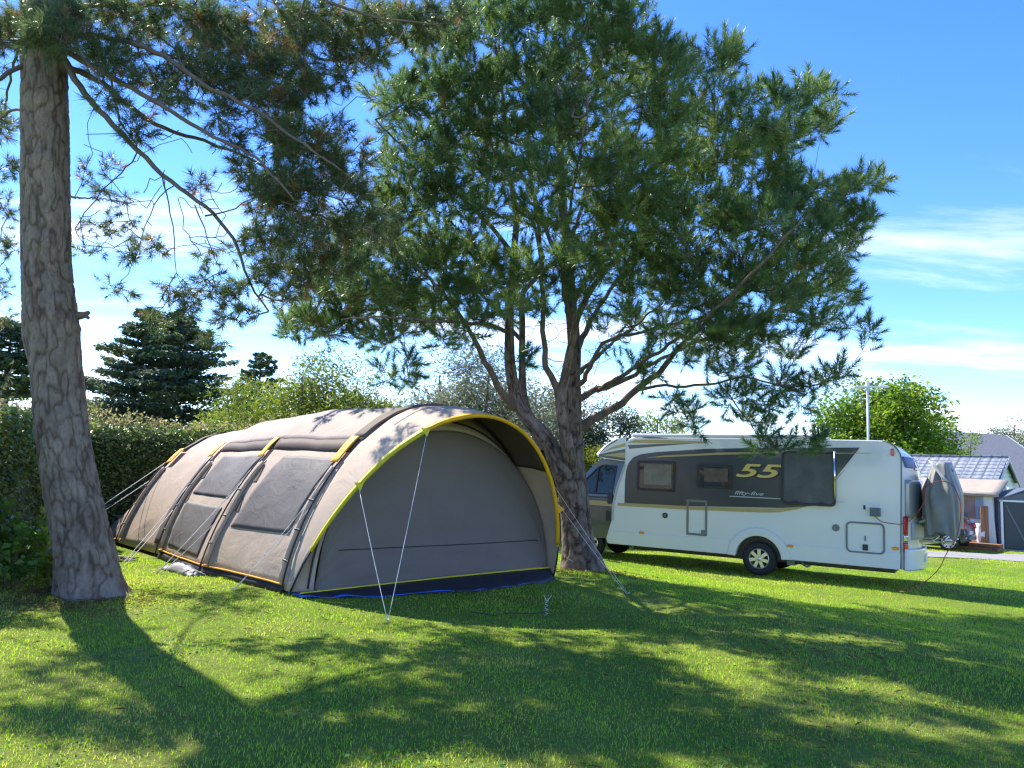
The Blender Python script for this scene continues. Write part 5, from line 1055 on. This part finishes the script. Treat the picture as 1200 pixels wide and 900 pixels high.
def broad_tree(name, x, y, hgt, rx, nz_, nleaf, lsz, mat, label, cat='tree', trunk_r=.14, z0=.25, flat=.9, wide=.55, seed=1, ncl=26, lean=0, bark=None, shellf=.35, multi=1):
    R = np.random.default_rng(seed); org = np.array([x, y, G(x, y)]); root = tag(empty(name, org), label, cat)
    if lsz < .13: nleaf = int(nleaf * 1.9); lsz *= 1.35
    sk = Skel(20000); zc = hgt * (z0 + (1 - z0) * .5); rz = hgt * (1 - z0) * .5
    for m in range(multi):
        a = 2 * math.pi * m / multi + seed; o = np.array([math.cos(a), math.sin(a), 0]) * (rx * .18 if multi > 1 else 0)
        pts = [org + o * .4 + [0, 0, -.05], org + o * 1.2 + [.04, 0, hgt * .22], org + o * 2 + [lean * .5, .05, hgt * .5], org + o * 2.6 + [lean, 0, hgt * .86]]
        rr = [trunk_r * 1.3, trunk_r, trunk_r * .65, trunk_r * .18]; sk.limb(pts, rr, .25) if m == 0 else sk.limb(pts, rr, .25)
        Q = catmull(np.hstack([np.array(pts), np.array(rr)[:, None]]), .2); MB().tube(Q[:, :3] - org, list(Q[:, 3]), 10).build('trunk', bark or BRANCH, root, smooth=True, fix=False)
    C = []
    while len(C) < ncl:
        d = R.normal(0, 1, 3); d /= np.linalg.norm(d); r = R.uniform(.35, .92); p = d * r * np.array([rx, rx, rz]); C.append(org + [lean, 0, zc] + p)
    C = np.array(C); cr = R.uniform(.26, .46, ncl) * rx
    sk.reach(C + R.normal(0, .1, C.shape), up=.1, seg=.4); per = nleaf // ncl; P, T = [], []
    for c, r in zip(C, cr):
        q = cluster_points(c, r, per, shellf, flat); P.append(q); T.append(np.clip(.42 + R.normal(0, .12) + .25 * vnoise(q * 2.2, seed) + R.normal(0, .12, per), 0, 1))
    P = np.concatenate(P); T = np.concatenate(T); k = P[:, 2] > G(x, y) + .02; P, T = P[k], T[k]
    idx = R.choice(len(P), min(260, len(P)), False); sk.reach(P[idx], up=.1, seg=.35); sk.radii(.007, .45); tag(sk.twig_mesh('branches', BRANCH, root, org, 4), kind='stuff')
    leaf_cloud('crown', P, lsz, mat, root, org, T, flat=.5, wide=wide)
    return root
def X_(u, Y): return (u - 600) / F * Y
broad_tree('willow_shrub', X_(372, 22), 22, 4.6, 2.5, 0, 15000, .10, WILLOW, 'bright green feathery shrub rising above the hedge behind the tent roof', 'shrub', .08, .12, wide=.28, seed=3, ncl=46, multi=4)
broad_tree('willow_shrub', X_(300, 24), 24, 4.3, 2.1, 0, 8000, .10, WILLOW, 'smaller bright green shrub above the hedge, left of the tent roof crest', 'shrub', .07, .1, wide=.28, seed=4, ncl=30, multi=3)
broad_tree('willow_shrub', X_(425, 25), 25, 4.3, 1.8, 0, 7000, .10, YGREEN, 'yellowish green airy shrub over the middle of the tent roof', 'shrub', .07, .1, wide=.28, seed=14, ncl=26, multi=3)
broad_tree('silver_willow', X_(560, 25), 25, 5.9, 2.9, 0, 17000, .11, SILVER, 'pale silvery green tree behind the tent peak, left of the forked pine', 'tree', .12, .1, wide=.26, seed=5, ncl=50, multi=3)
broad_tree('silver_willow', X_(640, 27), 27, 5.7, 2.7, 0, 14000, .11, SILVER, 'pale silvery green tree seen between the stems of the forked pine', 'tree', .12, .1, wide=.26, seed=6, ncl=44, multi=3)
broad_tree('bush', X_(712, 27), 27, 4.7, 1.8, 0, 8000, .10, DGREEN, 'dark blue green bush just above the motorhome cab', 'shrub', .1, .08, seed=7, ncl=26, wide=.3, multi=2)
broad_tree('bush', X_(690, 23.5), 23.5, 3.1, 1.1, 0, 4500, .085, YGREEN, 'upright yellow green bush between the forked pine and the motorhome cab', 'shrub', .05, .03, seed=8, ncl=24, wide=.35, multi=4)
broad_tree('bush', X_(765, 29), 29, 4.9, 1.9, 0, 8000, .10, GREEN, 'light green bush behind the front of the motorhome roof', 'shrub', .08, .08, seed=9, ncl=26, wide=.35, multi=3)
broad_tree('bush', X_(805, 30), 30, 4.5, 1.4, 0, 5000, .10, WILLOW, 'small pale green bush showing over the middle of the motorhome roof', 'shrub', .07, .08, seed=10, ncl=18, wide=.3, multi=2)
broad_tree('broadleaf_tree', X_(1034, 41), 41, 8.1, 3.7, 0, 16000, .22, GREEN, 'round bright green large leaved tree behind the motorhome tail', 'tree', .16, .18, seed=11, ncl=52, wide=.75)
broad_tree('broadleaf_tree', X_(1078, 47), 47, 7.0, 2.9, 0, 8000, .18, GREEN, 'lower green tree beside the round tree, above the tiled roof', 'tree', .14, .15, seed=12, ncl=34, wide=.7)
broad_tree('broadleaf_tree', X_(1130, 49), 49, 6.1, 1.9, 0, 4500, .14, GREEN, 'small light green tree over the ridge of the tiled mobile home', 'tree', .1, .1, seed=13, ncl=22, wide=.5, multi=2)
broad_tree('silver_willow', X_(1192, 70), 70, 9.4, 2.8, 0, 6000, .22, SILVER, 'pale grey green tree at the right edge above the slate roof', 'tree', .18, .2, seed=15, ncl=26, wide=.3)
broad_tree('bush', X_(60, 30), 30, 3.4, 2.6, 0, 8000, .11, DGREEN, 'dark bush beyond the hedge, hidden behind the big trunk', 'shrub', .1, .05, seed=16, ncl=30, multi=2)
broad_tree('bush', X_(480, 33), 33, 3.4, 2.2, 0, 7000, .11, DGREEN, 'low dark bush in the gap over the tent roof, left of the silvery tree', 'shrub', .1, .05, seed=19, ncl=26, multi=2)
broad_tree('bush', X_(865, 31), 31, 3.0, 2.0, 0, 5000, .11, DGREEN, 'low dark bush behind the rear half of the motorhome', 'shrub', .1, .05, seed=20, ncl=22, multi=2)
def cypress(x, y, hgt, rx, label, seed, nb=70, bare=.12, top=1.0, sz_=.20, per=85):
    R = np.random.default_rng(seed); org = np.array([x, y, G(x, y)]); root = tag(empty('cypress', org), label, 'tree')
    MB().tube([(0, 0, -.1), (.1, 0, hgt * .35), (-.05, .05, hgt * .7), (0, 0, hgt * .96)], [.38, .26, .13, .03], 10).build('trunk', BRANCH, root, smooth=True, fix=False)
    P, Nn, T, bm_ = [], [], [], MB()
    for i in range(nb):
        t = bare + (1 - bare) * (i + R.uniform(0, 1)) / nb; z = hgt * t; az = i * 2.4 + R.uniform(-.4, .4); L_ = rx * (1 - ((t - bare) / (1 - bare)) ** 2.6 * .72) * R.uniform(.6, 1.12) * top; rise = R.uniform(.02, .25) * L_
        d = np.array([math.cos(az), math.sin(az), 0]); s_ = np.array([-d[1], d[0], 0]); bm_.tube([(0, 0, z), d * L_ * .5 + [0, 0, z + rise * .3], d * L_ * .95 + [0, 0, z + rise]], [.06, .035, .01], 5, caps=False)
        m = int(per * (.5 + L_ / rx)); f = R.uniform(.18, 1, m) ** .75; wdt = .20 + .42 * np.sin(np.pi * np.clip(f, 0, 1) ** .8); 
        q = org + d * (L_ * f)[:, None] + s_ * (R.uniform(-1, 1, m) * wdt * L_ * .55)[:, None]; q[:, 2] += z + rise * f + R.normal(0, .07, m) + .10
        P.append(q); T.append(np.clip(.4 + R.normal(0, .15) + R.normal(0, .12, m), 0, 1))
    bm_.build('branches', BRANCH, root, fix=False); P = np.concatenate(P); leaf_cloud('crown', P, sz_, CYP, root, org, np.concatenate(T), flat=1.6, wide=.7, droop=.1)
cypress(X_(186, 42), 42, 9.4, 4.9, 'broad dark cypress with flat tiers of foliage behind the hedge', 21, 150, .10, per=230, sz_=.27)
cypress(X_(5, 44), 44, 8.9, 3.0, 'dark flat topped conifer with a bare stem at the left edge beyond the hedge', 22, 60, .5, per=190, sz_=.27)
cypress(X_(303, 62), 62, 10.6, 2.8, 'small distant dark conifer peeping over the shrubs, right of the broad cypress', 23, 60, .3, per=110, sz_=.32)
# low leafy climbers at the foot of the hedge
def low_plant(x, y, r, h, n, sz_, mat, label, seed, name='leafy_plant'):
    R = np.random.default_rng(seed); org = np.array([x, y, G(x, y)]); root = tag(empty(name, org), label, 'plant'); st = MB(); P = []
    for i in range(max(10, n // 26)):
        a = R.uniform(0, 6.28); rr = r * R.uniform(.1, 1); e = np.array([rr * math.cos(a), rr * math.sin(a), h * R.uniform(.35, 1) * (1 - .45 * rr / r)]); b = np.array([.3 * e[0], .3 * e[1], 0]); mid = (b + e) / 2 + [0, 0, .15 * h]; st.tube([b, mid, e], [.008, .006, .003], 4, caps=False)
        for k in range(26): f = R.uniform(.15, 1.0); P.append(org + (1 - f) ** 2 * b + 2 * f * (1 - f) * mid + f * f * e + R.normal(0, .045, 3) + [0, 0, .03])
    st.build('stems', BRANCH, root, fix=False); P = np.array(P); leaf_cloud('leaves', P, sz_, mat, root, org, np.clip(.45 + .3 * vnoise(P * 3, seed) + R.normal(0, .14, len(P)), 0, 1), flat=.7, wide=.85)
low_plant(-6.35, 9.75, .75, 1.25, 900, .13, IVY, 'dark green big leaved plant growing up the hedge left of the trunk', 31)
low_plant(-5.85, 9.35, .45, .75, 420, .10, IVY, 'lower green leafy plant spreading on the ground left of the trunk', 32)
low_plant(-5.35, 9.45, .30, .62, 220, .085, YGREEN, 'small bright yellow green sapling against the left side of the big trunk', 33)
low_plant(-6.6, 9.0, .6, .8, 500, .11, IVY, 'green leafy plant at the left edge of the lawn under the hedge', 34)
# ------------------------------------------------------------------ buildings on the right
TILE = pmat('grey_roof_tile', (.20, .215, .24), .9, var=.1, scale=6); SLATE = pmat('slate_roof', (.22, .215, .215), .8, var=.18, scale=5, bumpk=.5, bscale=24, stretch=(1, 1, 4)); MINT = pmat('mint_cladding', (.55, .66, .60), .5, var=.03); WPVC = pmat('white_pvc', (.75, .76, .75), .4, var=.03); BEIGE = pmat('beige_awning', (.46, .39, .30), .7, var=.05, trans=.2); WOOD = pmat('orange_brown_timber', (.28, .125, .05), .6, var=.3, scale=3, stretch=(8, 8, 1)); CURT = pmat('curtained_window', (.32, .20, .16), .5, var=.25, scale=4, spec=.6, coat=.5); SHEDM = pmat('shed_blue_grey', (.10, .125, .165), .45, var=.08); SHEDD = pmat('shed_door', (.03, .042, .05), .45, var=.1)
gv = nv((.73, -.68, 0)); e1 = -gv; e2 = np.array([.68, .73, 0])
hc = at(1165.5, 640, 28.4); hc[2] = -.4; HRZ = math.atan2(-e1[1], -e1[0])        # local x = -e1 (toward gable end), y = e2
hroot = tag(empty('mobile_home', hc, HRZ), 'mint green mobile home with grey tiled roof behind the black car', 'mobile home')
LEN, WID, EV, RG = 9.0, 3.9, 2.42, 3.32
MB().prism([(0, .35), (0, EV), (WID / 2, RG - .06), (WID, EV), (WID, .35)], lambda p: (0, p[0], p[1]), lambda p: (-LEN, p[0], p[1])).build('wall', MINT, hroot)
cl = MB()
for k in range(16):
    z = .42 + k * .16
    if z < EV - .05: cl.box((.012, WID / 2, z), (.024, WID, .11)); cl.box((-LEN / 2, -.012, z), (LEN, .024, .11))
    elif z < RG - .3: cl.box((.012, WID / 2, z), (.024, WID * (1 - (z - EV) / (RG - EV)) - .3, .11))
cl.build('cladding', MINT, hroot)
sl_ = math.hypot(WID / 2 + .2, RG - EV + .09); an = math.atan2(RG - EV, WID / 2)
def tilemat():
    m, nt, b, out = mat_base('grey_interlocking_tiles'); tc = N(nt, 'TexCoord'); br = N(nt, 'TexBrick'); nt.links.new(tc.outputs['Object'], br.inputs['Vector'])
    br.offset = .0; br.inputs['Scale'].default_value = 1.0; br.inputs['Brick Width'].default_value = .36; br.inputs['Row Height'].default_value = .30; br.inputs['Mortar Size'].default_value = .035; br.inputs['Color1'].default_value = (.25, .28, .32, 1); br.inputs['Color2'].default_value = (.20, .225, .26, 1); br.inputs['Mortar'].default_value = (.10, .115, .135, 1)
    nt.links.new(br.outputs['Color'], b.inputs['Base Color']); b.inputs['Roughness'].default_value = .75; return m
TILE = tilemat()
for sg in (0, 1):
    m = MB(); rows = []; nr, ncx = 7, 36
    for i in range(nr * 2 + 1):
        f = i / (nr * 2); row = []
        y = -.2 + (WID / 2 + .2) * f; z = EV - .09 + (RG - EV + .09) * f + (.035 if i % 2 == 0 else 0.0)
        for j in range(ncx * 2 + 1): row.append((.18 - (LEN + .36) * j / (ncx * 2), y if sg == 0 else WID - y, z + .009 * (1 if j % 2 else -1)))
        rows.append(row)
    m.grid(rows).build('roof', TILE, hroot, solid=.03)
m = MB(); m.prism([(-.22, EV - .15), (WID / 2, RG + .02), (WID + .22, EV - .15), (WID + .22, EV - .32), (WID / 2, RG - .17), (-.22, EV - .32)], lambda p: (.22, p[0], p[1]), lambda p: (.17, p[0], p[1])); m.build('bargeboard', pmat('grey_barge', (.30, .33, .36), .5), hroot)
m = MB(); m.box((-LEN / 2, WID / 2, RG + .03), (LEN + .3, .22, .07)); m.build('ridge', TILE, hroot, bevel=.02)
m = MB(); m.box((.03, 2.3, 1.75), (.05, .62, .95)); w_ = m.build('window', WPVC, hroot, bevel=.01); m = MB(); m.box((.06, 2.3, 1.75), (.02, .5, .82)); m.build('pane', GLASS, w_)
m = MB(); m.box((-LEN / 2, WID / 2, .18), (LEN - .3, WID - .4, .40)); m.build('skirting', LGREY, hroot)
# awning room leaning on its long side
aroot = tag(empty('awning_porch', hc + e1 * 1.45 - e2 * .0, HRZ), 'white awning porch with beige canopy and curtained window in front of the mobile home', 'awning')
ax0, ax1, ay = -2.0, 1.85, -1.7
m = MB(); m.prism([(ax0, .12), (ax0, 1.98), (ax1 - .12, 1.98), (ax1, .12)], lambda p: (p[0], ay, p[1]), lambda p: (p[0], ay + .04, p[1])); m.build('front_wall', WPVC, aroot)
m = MB(); m.prism([(ay + .04, .12), (ay + .04, 1.98), (-.05, 2.35), (-.05, .12)], lambda p: (ax1 - .06, p[0], p[1]), lambda p: (ax1 - .10, p[0], p[1])); m.build('side_wall', pmat('clear_vinyl', (.5, .5, .5), .2, var=.1), aroot)
MB().grid([[(ax0 - .15 + (ax1 - ax0 + .3) * i / 14, ay - .25 + (1.75) * j / 6, 1.92 + .50 * (j / 6) - .05 * math.sin(math.pi * j / 6) + .012 * math.sin(i * 2.1)) for j in range(7)] for i in range(15)]).build('canopy', BEIGE, aroot, smooth=True, solid=.012)
MB().grid([[(ax0 - .15 + (ax1 - ax0 + .3) * i / 28, ay - .26 + .01 * j, 1.92 - (.10 + .03 * abs(math.sin(i * .9))) * j / 2) for j in range(3)] for i in range(29)]).build('valance', BEIGE, aroot, smooth=True, solid=.01)
m = MB(); m.box((.73, ay - .01, 1.45), (1.5, .03, .85)); w_ = m.build('window', CURT, aroot); m = MB(); m.box((1.36, ay - .03, 1.45), (.24, .03, .82)); m.build('curtain', pmat('blue_grey_curtain', (.30, .37, .44), .7), w_)
MB().grid([[(1.25 + .3 * a, ay - .25 - .12 * math.sin(math.pi * a) + .03 * math.sin(9 * b), .12 + .75 * b) for a in np.linspace(-.9, 1, 9)] for b in np.linspace(0, 1, 7)]).build('loose_sheet', WPVC, aroot, smooth=True, solid=.01)
tag(MB().box((0, 0, .1), (1.5, .8, .12)).box((0, .12, .22), (1.5, .55, .10)).build('deck_steps', WOOD, bevel=.01), 'low orange brown timber steps beside the black car bumper', 'steps')
o = bpy.data.objects['deck_steps']; q = at(1143, 640, 26.6); o.location = (q[0], q[1], -.44); o.rotation_euler.z = HRZ
br_ = MB();
for k in range(2): br_.box((k * .15, 0, .75), (.14, .03, 1.5))
br_.box((.075, .03, .3), (.3, .03, .08)); br_.box((.075, .03, 1.25), (.3, .03, .08)); o = br_.build('timber_screen', WOOD, bevel=.006); q = at(1152.5, 642, 26.9); o.location = (q[0], q[1], -.42); o.rotation_euler.z = rad(8)
tag(o, 'upright orange brown timber screen between the porch and the dark shed', 'screen')
# shed
sc = at(1172.5, 640, 26.8); sc[2] = -.4; sroot = tag(empty('garden_shed', sc, rad(-17)), 'blue grey shed with a dark double door and white trims at the right edge', 'shed')
SW, SD, SH, SR = 1.75, 1.5, 1.72, 2.08
m = MB(); m.prism([(0, .04), (0, SH), (SW / 2, SR - .03), (SW, SH), (SW, .04)], lambda p: (p[0], 0, p[1]), lambda p: (p[0] - .42, SD, p[1])); m.build('wall', SHEDM, sroot)
m = MB()
for k in range(11): m.box((-.012, SD / 2, .14 + k * .15), (.03, SD * .98, .11))
m.build('cladding', SHEDM, sroot)
for x0, z0, x1, z1 in ((-.10, SH - .03, SW / 2, SR + .03), (SW / 2, SR + .03, SW + .10, SH - .03)):
    m = MB(); m.prism([(x0, z0), (x1, z1), (x1, z1 + .05), (x0, z0 + .05)], lambda p: (p[0] + .02, -.12, p[1]), lambda p: (p[0] + .02, SD + .1, p[1])); m.build('roof', SHEDM, sroot)
for k, x in enumerate((.12, .90)):
    m = MB(); m.box((x + .37, -.02, .86), (.72, .04, 1.58)); d_ = m.build('door', SHEDD, sroot, bevel=.008)
    m = MB(); m.box((x + .37, -.045, .86), (.05, .012, 1.5), Matrix.Rotation(rad(24 if k else -24), 3, 'Y')); m.build('brace', SHEDM, d_)
    m = MB(); m.box((x + (.66 if k == 0 else .08), -.06, .9), (.10, .03, .03)); m.build('handle', LGREY, d_)
m = MB(); [m.box((x, -.03, .88), (.07, .05, 1.66)) for x in (.06, .865, 1.69)]; m.box((SW / 2, -.03, SH - .03), (SW, .05, .06)); m.build('trim', WPVC, sroot)
m = MB(); m.box((SW / 2, SD / 2 - .05, .0), (SW + .1, SD + .3, .08)); m.build('base', LGREY, sroot)
# bungalow farther off
bc = at(1179, 510, 58); bz = -.4; b1_ = nv((-.95, -.3, 0)); brz = math.atan2(-b1_[1], -b1_[0]); rdg = bc[2]
broot = tag(empty('bungalow', np.array([bc[0], bc[1], bz]), brz), 'bungalow with a wide slate roof and white bargeboard beyond the mobile home', 'house')
H_ = rdg - bz; half = 5.6; ev = 2.5; BL = 13
m = MB(); m.prism([(-half + .4, 0), (-half + .4, ev), (0, H_ - .25), (half - .4, ev), (half - .4, 0)], lambda p: (-.3, p[0], p[1]), lambda p: (-BL, p[0], p[1])); m.build('wall', WPVC, broot)
for sg in (-1, 1):
    m = MB(); m.prism([(sg * half, ev - .2), (0, H_), (0, H_ - .14), (sg * half, ev - .34)], lambda p: (0, p[0], p[1]), lambda p: (-BL - .3, p[0], p[1])); m.build('roof', SLATE, broot)
    m = MB(); m.prism([(sg * half, ev - .17), (0, H_ + .03), (0, H_ - .22), (sg * half, ev - .42)], lambda p: (.06, p[0], p[1]), lambda p: (.005, p[0], p[1])); m.build('bargeboard', WPVC, broot)
m = MB(); m.box((-BL * .55, -half * .45, ev + (H_ - ev) * .58), (.22, .3, .28)); m.build('roof_vent', BLKP, broot, bevel=.02)
for x in (-3, -8): m = MB(); m.box((x, -half + .36, 1.4), (1.5, .1, 1.2)); w_ = m.build('window', GLASS, broot)
# white mast with flat crossarm
pc = at(1019, 640, 25.5); pc[2] = G(pc[0], pc[1]); proot = tag(empty('antenna_mast', pc), 'thin white mast with a flat crossarm on top, behind the motorhome', 'mast')
MB().tube([(0, 0, -.1), (0, 0, 5.28)], .036, 12).build('pole', WPVC, proot, smooth=True)
m = MB(); m.box((.12, 0, 5.30), (1.15, .16, .05), Matrix.Rotation(rad(-2), 3, 'Y')); m.box((.55, .05, 5.36), (.28, .10, .06)); m.tube([(-.45, 0, 5.25), (.1, 0, 5.2), (.6, 0, 5.25)], .014, 6); m.box((0, 0, 5.42), (.10, .10, .16)); m.build('crossarm', WPVC, proot, bevel=.01)
# ------------------------------------------------------------------ black hatchback
cw = at(1112, 644, 25.6); cw[2] = -.40; CRZ = math.atan2(.66, -.75)
carroot = tag(empty('parked_car', cw, CRZ), 'black hatchback with silver wheel trims, rear end showing past the cycle cover', 'car')  # x forward, y toward camera side, origin under rear near wheel
CARP = pmat('black_car_paint', (.022, .026, .036), .22, var=.1, coat=1.0)
def carsec(y, ins): return lambda p: (p[0] - .06 * ins * math.copysign(1, p[0] - 1.2), y, p[1])
low = [(-.46, .30), (-.50, .55), (-.48, .72), (-.40, .92), (-.20, .96), (2.10, .98), (2.72, .90), (2.98, .72), (3.02, .42), (2.96, .26), (2.80, .24)] + arc(2.45, .30, .35, 0, 180, 10) + arc(0, .30, .35, 0, 180, 10) + [(-.42, .28)]
MB().prism(low, carsec(0.08, 0), carsec(-1.60, 0)).build('body', CARP, carroot, bevel=.05, seg=3)
cabp = [(-.38, .92), (-.22, 1.26), (-.05, 1.40), (.45, 1.46), (1.05, 1.43), (1.55, 1.22), (2.05, .96)]
MB().prism(cabp, lambda p: (p[0], .06 - .22 * max(0, p[1] - .92), p[1]), lambda p: (p[0], -1.58 + .22 * max(0, p[1] - .92), p[1])).build('cabin', CARP, carroot, bevel=.05, seg=3)
for pts in ([(-.20, .99), (-.10, 1.26), (.32, 1.36), (.38, .99)], [(.46, .99), (.40, 1.37), (1.0, 1.35), (1.72, 1.0)]):
    MB().prism(pts, lambda p: (p[0], .07 - .22 * max(0, p[1] - .92), p[1]), lambda p: (p[0], .03 - .22 * max(0, p[1] - .92), p[1])).build('side_window', GLASS, carroot)
m = MB(); m.prism([(-.20, -.10), (-.35, .0)], lambda p: p, lambda p: p) if 0 else m.box((-.315, -.76, 1.12), (.03, 1.12, .30), Matrix.Rotation(rad(27), 3, 'Y')); m.build('rear_window', GLASS, carroot, bevel=.01)
for y in (-.02, -1.50): m = MB(); m.box((-.40, y, .80), (.24, .22, .20), Matrix.Rotation(rad(14), 3, 'Y')); m.build('tail_lamp', REDL, carroot, bevel=.05, seg=3)
m = MB(); m.box((-.51, -.76, .60), (.03, .5, .11)); m.build('number_plate', pmat('white_plate', (.7, .7, .68), .5), carroot, bevel=.005)
m = MB(); m.box((-.45, -.76, .42), (.16, 1.62, .22)); m.build('bumper', CARP, carroot, bevel=.06, seg=3)
TRIM = pmat('silver_wheel_trim', (.68, .68, .68), .4, .3, var=.05)
for s_, y in ((0, .10), (0, -1.62), (2.45, .10), (2.45, -1.62)): wheel(s_, y, .30, .205, .18, TRIM, carroot, 9)

GROUPS = {'bush': 'bushes behind the motorhome and tent', 'willow_shrub': 'feathery shrubs above the hedge', 'silver_willow': 'silvery willow trees in the background', 'broadleaf_tree': 'leafy green trees behind the motorhome tail', 'cypress': 'dark conifers beyond the hedge', 'hedge': 'hedges along the pitch', 'pine_tree': 'pines on the pitch', 'leafy_plant': 'leafy plants at the foot of the big trunk'}
for o in S.objects:
    k = o.name.split('.')[0]
    if o.parent is None and k in GROUPS and 'label' in o: o['group'] = GROUPS[k]
